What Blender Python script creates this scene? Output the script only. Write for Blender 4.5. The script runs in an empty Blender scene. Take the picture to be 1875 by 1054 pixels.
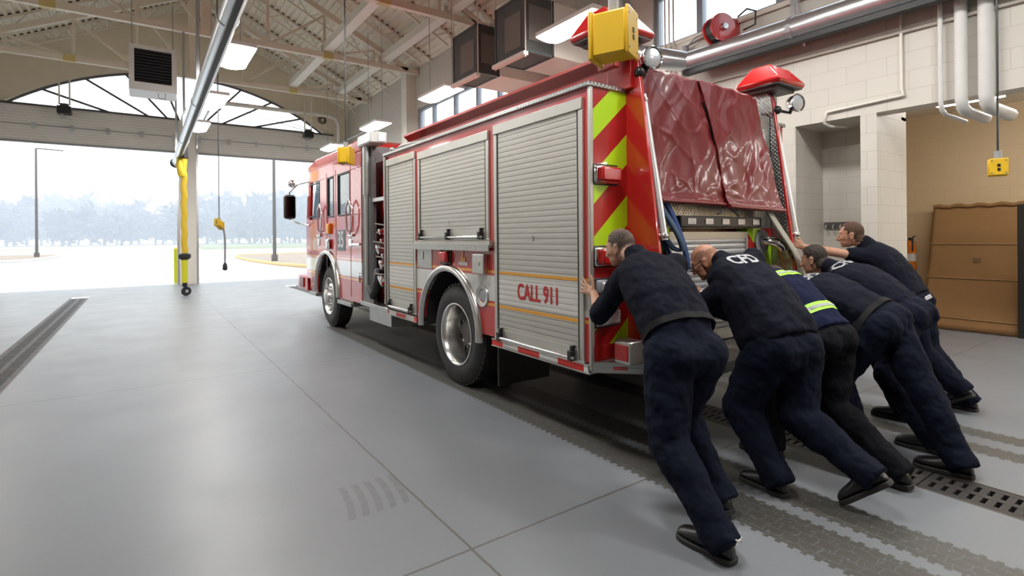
import bpy, bmesh, math, random
from mathutils import Vector as V, Matrix, noise as mnoise
from mathutils.bvhtree import BVHTree
random.seed(7)
SC = bpy.context.scene
COL = SC.collection
PI = math.pi
R = math.radians

# ---------------------------------------------------------------- helpers
def wloc(o):
    p = V((0, 0, 0))
    while o is not None:
        p = p + o.location
        o = o.parent
    return p

def tag(o, label=None, cat=None, group=None, kind=None):
    if label: o['label'] = label
    if cat: o['category'] = cat
    if group: o['group'] = group
    if kind: o['kind'] = kind
    return o

def thing(name, label, cat, loc=(0, 0, 0), group=None):
    o = bpy.data.objects.new(name, None)
    o.empty_display_size = .1
    COL.objects.link(o)
    o.location = loc
    return tag(o, label, cat, group)

def copy_tree(o, parent=None):
    c = o.copy()
    COL.objects.link(c)
    if parent is not None:
        c.parent = parent
    for ch in list(o.children):
        copy_tree(ch, c)
    return c

class MB:
    """collects shapes in world coordinates and links them as one mesh object"""
    def __init__(s):
        s.bm = bmesh.new()
        s.mi = 0
    def f(s, vs):
        try:
            fc = s.bm.faces.new(vs)
            fc.material_index = s.mi
            return fc
        except ValueError:
            return None
    def vs(s, pts):
        return [s.bm.verts.new(p) for p in pts]
    def obox(s, c, ax, ay, az):
        c, ax, ay, az = V(c), V(ax), V(ay), V(az)
        v = s.vs([c + ax * i + ay * j + az * k for i in (-1, 1) for j in (-1, 1) for k in (-1, 1)])
        for q in ((0, 1, 3, 2), (4, 6, 7, 5), (0, 4, 5, 1), (2, 3, 7, 6), (0, 2, 6, 4), (1, 5, 7, 3)):
            s.f([v[i] for i in q])
        return s
    def box(s, x0, x1, y0, y1, z0, z1):
        return s.obox(((x0 + x1) / 2, (y0 + y1) / 2, (z0 + z1) / 2), ((x1 - x0) / 2, 0, 0), (0, (y1 - y0) / 2, 0), (0, 0, (z1 - z0) / 2))
    def bar(s, p0, p1, w, h, up=(0, 0, 1)):
        p0, p1 = V(p0), V(p1)
        d = (p1 - p0)
        L = d.length
        d.normalize()
        u = V(up)
        if abs(d.dot(u)) > .98: u = V((1, 0, 0))
        x = d.cross(u).normalized()
        y = x.cross(d).normalized()
        return s.obox((p0 + p1) / 2, d * (L / 2), x * (w / 2), y * (h / 2))
    def rings(s, rs, cap=True, closed=True):
        vr = [s.vs(r) for r in rs]
        n = len(vr[0])
        for a, b in zip(vr, vr[1:]):
            for i in range(n if closed else n - 1):
                j = (i + 1) % n
                s.f([a[i], a[j], b[j], b[i]])
        if cap and closed:
            s.f(list(reversed(vr[0])))
            s.f(vr[-1])
        return s
    def tube(s, pts, r, n=10, cap=True):
        pts = [V(p) for p in pts]
        rr = r if isinstance(r, (list, tuple)) else [r] * len(pts)
        t0 = (pts[1] - pts[0]).normalized()
        u = t0.orthogonal().normalized()
        rs = []
        for i, p in enumerate(pts):
            if i == 0: t = t0
            elif i == len(pts) - 1: t = (pts[-1] - pts[-2]).normalized()
            else: t = ((pts[i + 1] - p).normalized() + (p - pts[i - 1]).normalized()).normalized()
            u = (u - t * u.dot(t)).normalized()
            w = t.cross(u)
            rs.append([p + (u * math.cos(2 * PI * k / n) + w * math.sin(2 * PI * k / n)) * rr[i] for k in range(n)])
        return s.rings(rs, cap)
    def cyl(s, p0, p1, r0, r1=None, n=16):
        return s.tube([p0, p1], [r0, r0 if r1 is None else r1], n)
    def lathe(s, prof, org, axis, n=32, cap=True):
        a = V(axis).normalized()
        u = a.orthogonal().normalized()
        w = a.cross(u)
        org = V(org)
        return s.rings([[org + a * h + (u * math.cos(2 * PI * k / n) + w * math.sin(2 * PI * k / n)) * max(r, 1e-4) for k in range(n)] for r, h in prof], cap)
    def prism(s, poly, vec):
        vec = V(vec)
        a = s.vs([V(p) for p in poly])
        b = s.vs([V(p) + vec for p in poly])
        n = len(a)
        for i in range(n):
            j = (i + 1) % n
            s.f([a[i], a[j], b[j], b[i]])
        s.f(list(reversed(a)))
        s.f(b)
        return s
    def ell(s, c, ax, ay, az, n=16, m=10):
        c, ax, ay, az = V(c), V(ax), V(ay), V(az)
        rs = []
        for i in range(m + 1):
            th = PI * (i + .0) / m
            st, ct = max(math.sin(th), .02), math.cos(th)
            rs.append([c + az * ct + (ax * math.cos(2 * PI * k / n) + ay * math.sin(2 * PI * k / n)) * st for k in range(n)])
        return s.rings(rs)
    def sph(s, c, r, n=14, m=9):
        return s.ell(c, (r, 0, 0), (0, r, 0), (0, 0, r), n, m)
    def cone(s, p0, r0, p1, r1, n=14):
        s.sph(p0, r0, n, 9); s.sph(p1, r1, n, 9)
        if (V(p1) - V(p0)).length > 1e-4:
            s.cyl(p0, p1, r0, r1, n)
        return s
    def chain(s, pr, n=14):
        for (a, ra), (b, rb) in zip(pr, pr[1:]):
            s.cone(a, ra, b, rb, n)
        return s
    def grid(s, fn, nu, nv):
        vv = [[s.bm.verts.new(fn(i / nu, j / nv)) for j in range(nv + 1)] for i in range(nu + 1)]
        for i in range(nu):
            for j in range(nv):
                s.f([vv[i][j], vv[i + 1][j], vv[i + 1][j + 1], vv[i][j + 1]])
        return s
    def build(s, name, mats, parent=None, smooth=None, bevel=0, seg=2, label=None, normals=True):
        if normals: bmesh.ops.recalc_face_normals(s.bm, faces=s.bm.faces[:])
        me = bpy.data.meshes.new(name)
        if parent is not None:
            bmesh.ops.translate(s.bm, verts=s.bm.verts[:], vec=-wloc(parent))
        s.bm.to_mesh(me)
        s.bm.free()
        for m in (mats if isinstance(mats, (list, tuple)) else [mats]):
            me.materials.append(m)
        if smooth is not None:
            for p in me.polygons: p.use_smooth = True
            if smooth < 180: me.set_sharp_from_angle(angle=R(smooth))
        o = bpy.data.objects.new(name, me)
        COL.objects.link(o)
        if parent is not None: o.parent = parent
        if bevel:
            b = o.modifiers.new('bevel', 'BEVEL')
            b.width = bevel; b.segments = seg; b.limit_method = 'ANGLE'; b.angle_limit = R(40)
            b.harden_normals = False
            if smooth is None:
                for p in me.polygons: p.use_smooth = True
                me.set_sharp_from_angle(angle=R(50))
        if label: o['label'] = label
        return o

def split_islands(o):
    """one object per separate piece of a mesh"""
    bm = bmesh.new(); bm.from_mesh(o.data)
    left = set(bm.verts); groups = []
    while left:
        st = [left.pop()]; g = set(st)
        while st:
            for e in st.pop().link_edges:
                for w in e.verts:
                    if w in left: left.discard(w); g.add(w); st.append(w)
        groups.append({v.index for v in g})
    bm.free()
    for gi, g in enumerate(groups):
        b2 = bmesh.new(); b2.from_mesh(o.data)
        bmesh.ops.delete(b2, geom=[v for v in b2.verts if v.index not in g], context='VERTS')
        me = o.data.copy(); b2.to_mesh(me); b2.free()
        c = o.copy(); c.data = me; COL.objects.link(c)
    bpy.data.objects.remove(o)

def struct(o, label, cat):
    return tag(o, label, cat, kind='structure')

def text_mesh(txt, size, name='text', bold=.032):
    c = bpy.data.curves.new(name, 'FONT')
    c.body = txt; c.size = size; c.align_x = 'CENTER'; c.align_y = 'CENTER'; c.offset = size * bold
    o = bpy.data.objects.new(name, c)
    COL.objects.link(o)
    dg = bpy.context.evaluated_depsgraph_get()
    me = bpy.data.meshes.new_from_object(o.evaluated_get(dg))
    bpy.data.objects.remove(o)
    bpy.data.curves.remove(c)
    return me

def text_obj(txt, size, org, xdir, ydir, mat, name, parent, sx=1.0, th=.0015, bold=.032):
    me = text_mesh(txt, size, bold=0.)
    x, y = V(xdir).normalized(), V(ydir).normalized()
    n = x.cross(y)
    q = MB()
    r = bold * size
    # heavier strokes: the glyphs laid over themselves a little to each side
    for k, (dx, dy) in enumerate(((0, 0), (r, r * .6), (-r, r * .6), (r, -r * .6), (-r, -r * .6), (r, 0), (-r, 0)) if bold else ((0, 0),)):
        h = th + k * .00006
        vs = [q.bm.verts.new(V(org) + x * (v.co.x * sx + dx) + y * (v.co.y + dy) + n * h) for v in me.vertices]
        for p in me.polygons: q.f([vs[a] for a in p.vertices])
    return q.build(name, mat, parent, normals=False)

# ---------------------------------------------------------------- materials
def nt(name):
    m = bpy.data.materials.new(name)
    m.use_nodes = True
    t = m.node_tree
    return m, t, t.nodes['Principled BSDF']

def N(t, typ, **kw):
    n = t.nodes.new(typ)
    for k, v in kw.items():
        if k.startswith('i_'):
            n.inputs[int(k[2:]) if k[2:].isdigit() else k[2:].replace('_', ' ')].default_value = v
        else:
            setattr(n, k, v)
    return n

def math_(t, op, a, b=None, c=None):
    n = N(t, 'ShaderNodeMath', operation=op)
    for i, x in enumerate((a, b, c)):
        if x is None: continue
        if hasattr(x, 'links'): t.links.new(x, n.inputs[i])
        else: n.inputs[i].default_value = x
    return n.outputs[0]

def mixc(t, fac, a, b):
    n = N(t, 'ShaderNodeMix', data_type='RGBA')
    for i, x in ((0, fac), (6, a), (7, b)):
        if hasattr(x, 'links'): t.links.new(x, n.inputs[i])
        elif i == 0: n.inputs[0].default_value = x
        else: n.inputs[i].default_value = (*x[:3], 1)
    return n.outputs[2]

def coord(t, kind='Object'):
    if kind == 'World':
        return N(t, 'ShaderNodeNewGeometry').outputs['Position']
    return N(t, 'ShaderNodeTexCoord').outputs[kind]

def xyz(t, c):
    n = N(t, 'ShaderNodeSeparateXYZ')
    t.links.new(c, n.inputs[0])
    return n.outputs

def noisef(t, c, scale, detail=3, rough=.5):
    n = N(t, 'ShaderNodeTexNoise')
    n.inputs['Scale'].default_value = scale
    n.inputs['Detail'].default_value = detail
    n.inputs['Roughness'].default_value = rough
    t.links.new(c, n.inputs['Vector'])
    return n.outputs['Fac']

def bumpn(t, b, h, strength=.2, dist=.01):
    n = N(t, 'ShaderNodeBump')
    n.inputs['Strength'].default_value = strength
    n.inputs['Distance'].default_value = dist
    t.links.new(h, n.inputs['Height'])
    t.links.new(n.outputs[0], b.inputs['Normal'])

def mul3(c, k): return tuple(min(1, max(0, x * k)) for x in c[:3])

def mat(name, col, rough=.5, metal=0., var=.08, vs=6., coat=0., bump=0., bs=60., emit=0., spec=None, alpha=None):
    m, t, b = nt(name)
    c = coord(t)
    f = noisef(t, c, vs, 3)
    t.links.new(mixc(t, f, mul3(col, 1 - var), mul3(col, 1 + var)), b.inputs['Base Color'])
    b.inputs['Roughness'].default_value = rough
    b.inputs['Metallic'].default_value = metal
    b.inputs['Coat Weight'].default_value = coat
    b.inputs['Coat Roughness'].default_value = .06
    if spec is not None: b.inputs['Specular IOR Level'].default_value = spec
    if emit:
        b.inputs['Emission Color'].default_value = (*col[:3], 1)
        b.inputs['Emission Strength'].default_value = emit
    if bump: bumpn(t, b, noisef(t, c, bs, 4), bump, .005)
    return m

RED = mat('red_paint', (.47, .018, .016), .28, 0, .05, 2, coat=.8)
DRED = mat('dark_red_paint', (.2, .01, .01), .35, 0, .1, 3, coat=.3)
CHROME = mat('chrome', (.78, .78, .79), .1, 1, .05, 8)
STEEL = mat('brushed_steel', (.55, .55, .54), .32, 1, .12, 12)
ALU = mat('satin_aluminium', (.53, .52, .48), .42, .75, .06, 5)
DARK = mat('black_rubber', (.012, .012, .012), .55, 0, .2, 8)
BLACK = mat('black_plastic', (.015, .015, .016), .38, 0, .15, 8)
UNDER = mat('chassis_black', (.015, .015, .015), .7, 0, .3, 4)
WHITEP = mat('white_plastic', (.7, .7, .68), .4)
GREYP = mat('grey_plastic', (.3, .31, .33), .45)
YELLOW = mat('yellow_plastic', (.74, .46, .02), .38, 0, .04, 9)
LIMEP = mat('lime_yellow_paint', (.62, .62, .02), .45)
AMBER = mat('amber_lens', (.85, .33, .02), .2, 0, coat=.5)
REDLENS = mat('red_lens', (.46, .010, .010), .18, 0, .15, 25, coat=.6, bump=.15, bs=120)
CLEAR = mat('clear_lens', (.55, .57, .6), .12, .35, .25, 60, coat=.5, bump=.3, bs=150)
CREAM = mat('cream_paint', (.76, .725, .655), .55, 0, .03, 2)
CREAMD = mat('cream_steel_paint', (.72, .65, .54), .5, 0, .05, 3)
GALV = mat('galvanised_steel', (.56, .58, .6), .28, .9, .12, 14)
ORANGE = mat('orange_paint', (.75, .2, .02), .35)
GREYHOSE = mat('grey_hose_jacket', (.38, .36, .30), .8, 0, .12, 20, bump=.3, bs=200)
BLUEHOSE = mat('blue_hose_jacket', (.025, .06, .2), .75, 0, .15, 20, bump=.3, bs=200)
BLUEGREY = mat('slate_blue_hose_jacket', (.035, .075, .13), .75, 0, .15, 20, bump=.3, bs=200)

def diamond_mat():
    m, t, b = nt('diamond_plate')
    c = coord(t)
    sx = xyz(t, c)
    mp = N(t, 'ShaderNodeCombineXYZ')
    u = math_(t, 'ADD', sx[0], sx[1])
    t.links.new(math_(t, 'MULTIPLY', math_(t, 'ADD', u, sx[2]), 28), mp.inputs[0])
    t.links.new(math_(t, 'MULTIPLY', math_(t, 'SUBTRACT', u, sx[2]), 28), mp.inputs[1])
    vo = N(t, 'ShaderNodeTexVoronoi')
    vo.inputs['Scale'].default_value = 1; vo.inputs['Randomness'].default_value = 0
    t.links.new(mp.outputs[0], vo.inputs['Vector'])
    h = math_(t, 'SUBTRACT', .35, vo.outputs['Distance'])
    h = math_(t, 'MAXIMUM', h, 0)
    t.links.new(mixc(t, noisef(t, c, 8), (.36, .36, .35), (.52, .52, .50)), b.inputs['Base Color'])
    b.inputs['Metallic'].default_value = .95
    b.inputs['Roughness'].default_value = .3
    bumpn(t, b, h, .9, .012)
    return m
DIAMOND = diamond_mat()

def band(t, x, a, b):
    return math_(t, 'MULTIPLY', math_(t, 'GREATER_THAN', x, a), math_(t, 'LESS_THAN', x, b))

def livery(name, base, rough, metal, coat, gold, white, rimred):
    """paint with the gold and white bands of the engine, by height on the body"""
    m, t, b = nt(name)
    c = coord(t)
    z = xyz(t, c)[2]
    col = mixc(t, noisef(t, c, 5), mul3(base, .95), mul3(base, 1.05))
    if rimred: col = mixc(t, band(t, z, .872, 1.203), col, (.47, .018, .016))
    w = band(t, z, .922, 1.152)
    col = mixc(t, w, col, white)
    g = math_(t, 'MAXIMUM', band(t, z, 1.176, 1.2), band(t, z, .876, .902))
    col = mixc(t, g, col, gold)
    t.links.new(col, b.inputs['Base Color'])
    b.inputs['Roughness'].default_value = rough
    st = math_(t, 'MAXIMUM', w, g)
    t.links.new(math_(t, 'SUBTRACT', metal, math_(t, 'MULTIPLY', st, metal)), b.inputs['Metallic'])
    b.inputs['Coat Weight'].default_value = coat
    b.inputs['Coat Roughness'].default_value = .05
    return m
GOLD = (.72, .33, .035)
BODYRED = livery('body_red_with_bands', (.47, .018, .016), .28, 0, .8, GOLD, (.62, .62, .6), False)
SHUT = livery('roller_shutter_aluminium', (.50, .49, .45), .45, .55, 0, GOLD, (.6, .59, .56), False)
CABRED = livery('cab_red_with_bands', (.47, .02, .018), .25, 0, 1., GOLD, (.66, .66, .66), False)

CHEV0 = 2.424
def chevron_mat(xc):
    m, t, b = nt('chevron_red_and_lime')
    c = coord(t)
    s3 = xyz(t, c)
    a = math_(t, 'ABSOLUTE', math_(t, 'SUBTRACT', s3[0], xc))
    ph = math_(t, 'ADD', s3[2], math_(t, "MULTIPLY", a, .9))
    k = math_(t, 'FRACT', math_(t, 'DIVIDE', math_(t, 'SUBTRACT', ph, CHEV0), .455))
    t.links.new(mixc(t, math_(t, 'LESS_THAN', k, .49), (.42, .014, .014), (.47, .78, .012)), b.inputs['Base Color'])
    b.inputs['Roughness'].default_value = .3
    b.inputs['Coat Weight'].default_value = .4
    return m

def stripe_tape():
    m, t, b = nt('reflective_red_white_tape')
    y = xyz(t, coord(t, 'World'))[1]
    k = math_(t, 'FRACT', math_(t, 'DIVIDE', math_(t, 'SUBTRACT', y, 2.745), .52))
    t.links.new(mixc(t, band(t, k, .12, .68), (.8, .8, .78), (.75, .03, .02)), b.inputs['Base Color'])
    b.inputs['Roughness'].default_value = .3
    return m
TAPE = stripe_tape()

def block_mat(name, col, dark, strength=.35):
    m, t, b = nt(name)
    p = coord(t, 'World')
    s3 = xyz(t, p)
    cb = N(t, 'ShaderNodeCombineXYZ')
    t.links.new(math_(t, 'ADD', s3[0], s3[1]), cb.inputs[0])
    t.links.new(s3[2], cb.inputs[1])
    br = N(t, 'ShaderNodeTexBrick')
    br.offset = .5
    t.links.new(cb.outputs[0], br.inputs['Vector'])
    br.inputs['Scale'].default_value = 1
    br.inputs['Brick Width'].default_value = .406
    br.inputs['Row Height'].default_value = .203
    br.inputs['Mortar Size'].default_value = .004
    br.inputs['Mortar Smooth'].default_value = .3
    br.inputs['Color1'].default_value = (*col, 1)
    br.inputs['Color2'].default_value = (*mul3(col, .975), 1)
    br.inputs['Mortar'].default_value = (*dark, 1)
    n = noisef(t, p, 3)
    t.links.new(mixc(t, math_(t, 'MULTIPLY', n, .12), br.outputs['Color'], mul3(col, .8)), b.inputs['Base Color'])
    b.inputs['Roughness'].default_value = .55
    h = math_(t, 'SUBTRACT', math_(t, 'MULTIPLY', noisef(t, p, 90, 4), .25), br.outputs['Fac'])
    bumpn(t, b, h, strength, .004)
    return m
BLOCK = block_mat('cream_block_wall', (.60, .57, .515), (.49, .455, .405))
TAN = block_mat('tan_block_wall', (.62, .47, .29), (.55, .41, .25), .25)

def cloth(name, col, var=.25, rough=.85, bump=.25):
    m, t, b = nt(name)
    c = coord(t, 'World')
    t.links.new(mixc(t, noisef(t, c, 7, 4), mul3(col, 1 - var), mul3(col, 1 + var)), b.inputs['Base Color'])
    b.inputs['Roughness'].default_value = rough
    b.inputs['Specular IOR Level'].default_value = .12
    h = math_(t, 'ADD', math_(t, 'MULTIPLY', noisef(t, c, 22, 3), 1.), math_(t, 'MULTIPLY', noisef(t, c, 300, 2), .12))
    bumpn(t, b, h, bump, .012)
    return m
# ================================================================ THE BUILDING
XW, XL_, YF, YB = 6.75, -4.2, 21.0, -7.0      # right wall, left wall, front wall, back wall
RX, EAVE, SLOPE = 1.28, 6.55, .5              # ridge line, eave height, roof pitch
RZ = EAVE + (XW - RX) * SLOPE
def roofz(x): return RZ - abs(x - RX) * SLOPE

# ---- floor: poured slabs with sawn joints, scuffs and wet tyre prints
def floor_mat():
    m, t, b = nt('sealed_concrete')
    p = coord(t, 'World')
    s3 = xyz(t, p)
    X, Y = s3[0], s3[1]
    n1, n2, n3 = noisef(t, p, .7, 5, .6), noisef(t, p, 4, 5, .6), noisef(t, p, 60, 3)
    base = mixc(t, n1, (.15, .164, .182), (.225, .24, .258))
    base = mixc(t, math_(t, 'MULTIPLY', n2, .5), base, (.205, .217, .232))
    base = mixc(t, math_(t, 'MULTIPLY', n3, .25), base, (.15, .157, .165))
    # sawn joints
    wob = math_(t, 'MULTIPLY', math_(t, 'SUBTRACT', noisef(t, p, 9, 2), .5), .012)
    jx = math_(t, 'LESS_THAN', math_(t, 'ABSOLUTE', math_(t, 'ADD', math_(t, 'SUBTRACT', X, 1.29), wob)), .0065)
    fy = math_(t, 'FRACT', math_(t, 'DIVIDE', math_(t, 'SUBTRACT', math_(t, 'ADD', Y, wob), 0), 4.4))
    jy = math_(t, 'LESS_THAN', math_(t, 'ABSOLUTE', math_(t, 'SUBTRACT', fy, .5)), .0015)
    joint = math_(t, 'MAXIMUM', jx, jy)
    base = mixc(t, math_(t, 'MULTIPLY', joint, .8), base, (.08, .07, .06))
    # wet tyre prints: bands of staggered tread blocks
    cb = N(t, 'ShaderNodeCombineXYZ')
    wv = math_(t, 'MULTIPLY', math_(t, 'SUBTRACT', noisef(t, p, 12, 2), .5), .07)
    t.links.new(math_(t, 'ADD', Y, wv), cb.inputs[0])
    t.links.new(math_(t, 'ADD', X, wv), cb.inputs[1])
    br = N(t, 'ShaderNodeTexBrick')
    br.offset = .5
    t.links.new(cb.outputs[0], br.inputs['Vector'])
    for k, v in (('Scale', 1), ('Brick Width', .09), ('Row Height', .068), ('Mortar Size', .0026), ('Mortar Smooth', .2)):
        br.inputs[k].default_value = v
    blocks = math_(t, 'SUBTRACT', 1, math_(t, 'MULTIPLY', br.outputs['Fac'], .38))
    saw = math_(t, 'MULTIPLY', math_(t, 'GREATER_THAN', math_(t, 'FRACT', math_(t, 'DIVIDE', Y, .062)), .45), .022)
    def track(x0, x1, y0, y1):
        a = math_(t, 'GREATER_THAN', X, math_(t, 'SUBTRACT', x0, math_(t, 'MULTIPLY', saw, -1.)))
        c = math_(t, 'LESS_THAN', X, math_(t, 'SUBTRACT', x1, saw))
        q = math_(t, 'MULTIPLY', a, c)
        q = math_(t, 'MULTIPLY', q, math_(t, 'GREATER_THAN', Y, y0))
        return math_(t, 'MULTIPLY', q, math_(t, 'LESS_THAN', Y, y1))
    tr = track(2.53, 2.86, -6, 9.2)
    for a in ((2.93, 3.2, -6, 5.2), (4.65, 4.87, -6, 5.2), (5.02, 5.24, -6, 9.2)):
        tr = math_(t, 'MAXIMUM', tr, track(*a))
    wear = math_(t, 'GREATER_THAN', noisef(t, p, 30, 4, .7), .37)
    tr = math_(t, 'MULTIPLY', math_(t, 'MULTIPLY', tr, blocks), wear)
    base = mixc(t, math_(t, 'MULTIPLY', tr, .82), base, (.056, .050, .036))
    # faint curved skid marks left of the engine
    def ring(cx_, cy_, r, w, x0, x1, y0, y1):
        dx, dy = math_(t, 'SUBTRACT', X, cx_), math_(t, 'SUBTRACT', Y, cy_)
        d = math_(t, 'SQRT', math_(t, 'ADD', math_(t, 'MULTIPLY', dx, dx), math_(t, 'MULTIPLY', dy, dy)))
        q = math_(t, 'LESS_THAN', math_(t, 'ABSOLUTE', math_(t, 'SUBTRACT', d, r)), w)
        return math_(t, 'MULTIPLY', math_(t, 'MULTIPLY', q, band(t, X, x0, x1)), band(t, Y, y0, y1))
    sk = None
    for k in range(5):
        q = ring(-.35, 3.2, 1.32 + .075 * k, .020, .8, 1.6, 2.8, 3.2)
        sk = q if sk is None else math_(t, 'MAXIMUM', sk, q)
    sk = math_(t, 'MULTIPLY', sk, math_(t, 'MULTIPLY', noisef(t, p, 25, 3), .6))
    base = mixc(t, sk, base, (.07, .07, .07))
    t.links.new(base, b.inputs['Base Color'])
    rg = math_(t, 'ADD', .31, math_(t, 'MULTIPLY', noisef(t, p, 1.6, 4), .16))
    t.links.new(rg, b.inputs['Roughness'])
    b.inputs['Specular IOR Level'].default_value = .45
    h = math_(t, 'SUBTRACT', math_(t, 'MULTIPLY', n3, .1), joint)
    bumpn(t, b, h, .2, .004)
    return m
FLOOR = floor_mat()
DR = ((3.75, 4.10), (-1.55, -1.15))
DY0, DY1 = -4.0, 18.1
m = MB()
def fq(x0, x1, y0, y1): m.f(m.vs([(x0, y0, 0), (x1, y0, 0), (x1, y1, 0), (x0, y1, 0)]))
fq(XL_, -1.55, YB, YF + .3); fq(-1.15, 3.75, YB, YF + .3); fq(4.10, 11.2, YB, YF + .3)
for a, b_ in DR:
    fq(a, b_, YB, DY0); fq(a, b_, DY1, YF + .3)
struct(m.build('floor', FLOOR, normals=False), 'grey sealed concrete floor of the bay with wet tyre prints', 'floor')

# ---- trench drains with slotted iron gratings
IRON = mat('cast_iron', (.055, .05, .048), .55, .5, .3, 20, bump=.3, bs=120)
IRONW = mat('worn_iron_frame', (.16, .14, .12), .5, .6, .3, 10)
def drain(x0, x1, label):
    t = thing('trench_drain', label, 'drain', (x0, DY0, 0))
    mb = MB()
    mb.box(x0 + .02, x1 - .02, DY0, DY1, -.24, -.22)
    mb.box(x0, x0 + .03, DY0, DY1, -.24, -.03); mb.box(x1 - .03, x1, DY0, DY1, -.24, -.03)
    mb.build('channel', UNDER, t)
    mb = MB()
    for a in (x0, x1 - .012): mb.box(a, a + .012, DY0, DY1, -.03, .002)
    mb.build('frame', IRONW, t)
    L = .52
    n = int((DY1 - DY0) / L)
    g = MB()
    a0, a1 = x0 + .014, x1 - .014
    w = (a1 - a0)
    for a in (a0, a0 + w * .5 - .025, a1 - .05): g.box(a, a + .05, DY0 + .004, DY0 + L - .004, -.025, 0)
    for k in range(9):
        y = DY0 + .004 + k * (L - .008 - .036) / 8
        g.box(a0, a1, y, y + .036, -.025, -.0006)
    gr = g.build('grate', IRON, t)
    for k in range(1, n):
        c = gr.copy(); COL.objects.link(c); c.parent = t
        c.location = (0, k * L, 0)
drain(3.75, 4.10, 'slotted iron trench drain running under the fire engine and the pushing crew')
drain(-1.55, -1.15, 'dark slotted trench drain in the empty left bay')

# ---- walls
def wallquads(mb, axis, const, th, rects):
    """solid wall pieces; axis 'x': wall in the plane x=const, rects (y0,y1,z0,z1)"""
    for a0, a1, z0, z1 in rects:
        if axis == 'x': mb.box(const, const + th, a0, a1, z0, z1)
        else: mb.box(a0, a1, const, const + th, z0, z1)
CZ0, CZ1 = 4.48, 5.34                                          # clerestory sill and head
mb = MB()
wallquads(mb, 'x', XW, .25, [(2.49, 2.653, 0, 2.86), (3.385, YF, 0, 2.86), (YB, -5, 0, 2.86), (YB, YF, 2.86, CZ0), (YB, YF, CZ1, 6.6),
    (14.47, YF, CZ0, CZ1), (5.62, 8.4, CZ0, CZ1), (YB, -3.2, CZ0, CZ1)])
struct(mb.build('wall_right', BLOCK), 'cream concrete block side wall with high windows', 'wall')
mb = MB()
mb.box(XW + .25, 7.46, 2.49, 2.653, 0, 2.86)
struct(mb.build('wall_pier', BLOCK), 'cream block pier end between the niche and the side room', 'wall')
mb = MB()
mb.box(7.46, 7.6, 2.49, 3.6, 0, 2.9); mb.box(XW + .25, 7.46, 3.385, 3.6, 0, 2.9); mb.box(XW + .25, 7.6, 2.49, 3.6, 2.86, 3.0)
struct(mb.build('wall_niche', BLOCK), 'cream block niche behind the engine', 'wall')
mb = MB()
mb.box(10.95, 11.2, -5, 6, 0, 3.5); mb.box(7.6, 11.2, 5.8, 6, 0, 3.5); mb.box(XW, 11.2, -5.2, -5, 0, 3.5)
mb.box(7.6, 7.62, 2.6, 6, 0, 3.5)
struct(mb.build('wall_side_room', TAN), 'tan painted back wall of the side room', 'wall')
mb = MB(); mb.box(XW + .25, 11.2, -5.2, 6, 3.5, 3.6)
struct(mb.build('ceiling_side_room', CREAMD), 'ceiling of the side room', 'ceiling')
mb = MB()
wallquads(mb, 'x', XL_ - .25, .25, [(YB, YF, 0, CZ0), (YB, YF, CZ1, 6.6), (14.47, YF, CZ0, CZ1), (5.62, 8.4, CZ0, CZ1), (YB, -3.2, CZ0, CZ1)])
struct(mb.build('wall_left', BLOCK), 'cream block wall of the left bay', 'wall')
mb = MB()
mb.prism([(XL_ - .25, YB, 0), (XW + .25, YB, 0), (XW + .25, YB, 6.5), (RX, YB, RZ), (XL_ - .25, YB, 6.5)], (0, -.25, 0))
struct(mb.build('wall_back', BLOCK), 'cream block wall behind the camera', 'wall')

# front gable wall: two door openings below, one fan window above
AX, AZ, AR = 1.28, 5.5, 4.67
RAD = (AR * AR + 1.6 * 1.6) / 3.2
def archz(x): return AZ + math.sqrt(max(0, RAD * RAD - (x - AX) ** 2)) - (RAD - 1.6)
mb = MB()
FW = .35
mb.box(XL_, -3.6, YF, YF + FW, 0, AZ); mb.box(6.16, XW, YF, YF + FW, 0, AZ)
NSEG = 40
xs = [XL_] + [AX - AR + 2 * AR * k / NSEG for k in range(NSEG + 1)] + [XW]
for a, b_ in zip(xs, xs[1:]):
    za = archz(a) if AX - AR <= a <= AX + AR else AZ
    zb = archz(b_) if AX - AR <= b_ <= AX + AR else AZ
    if a < RX < b_:
        pts = [(a, YF, za), (b_, YF, zb), (b_, YF, roofz(b_)), (RX, YF, RZ), (a, YF, roofz(a))]
    else:
        pts = [(a, YF, za), (b_, YF, zb), (b_, YF, roofz(b_)), (a, YF, roofz(a))]
    mb.prism(pts, (0, FW, 0))
GABLE = mat('cream_gable_panel', (.76, .68, .54), .6, 0, .04, 2)
struct(mb.build('wall_front', GABLE), 'cream gable wall over the two open bay doors', 'wall')
mb = MB(); mb.box(1.02, 1.52, YF - .2, YF + FW, 0, AZ)
struct(mb.build('wall_front_post', CREAM, bevel=.01), 'cream post standing between the two bay doors', 'post')

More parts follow.
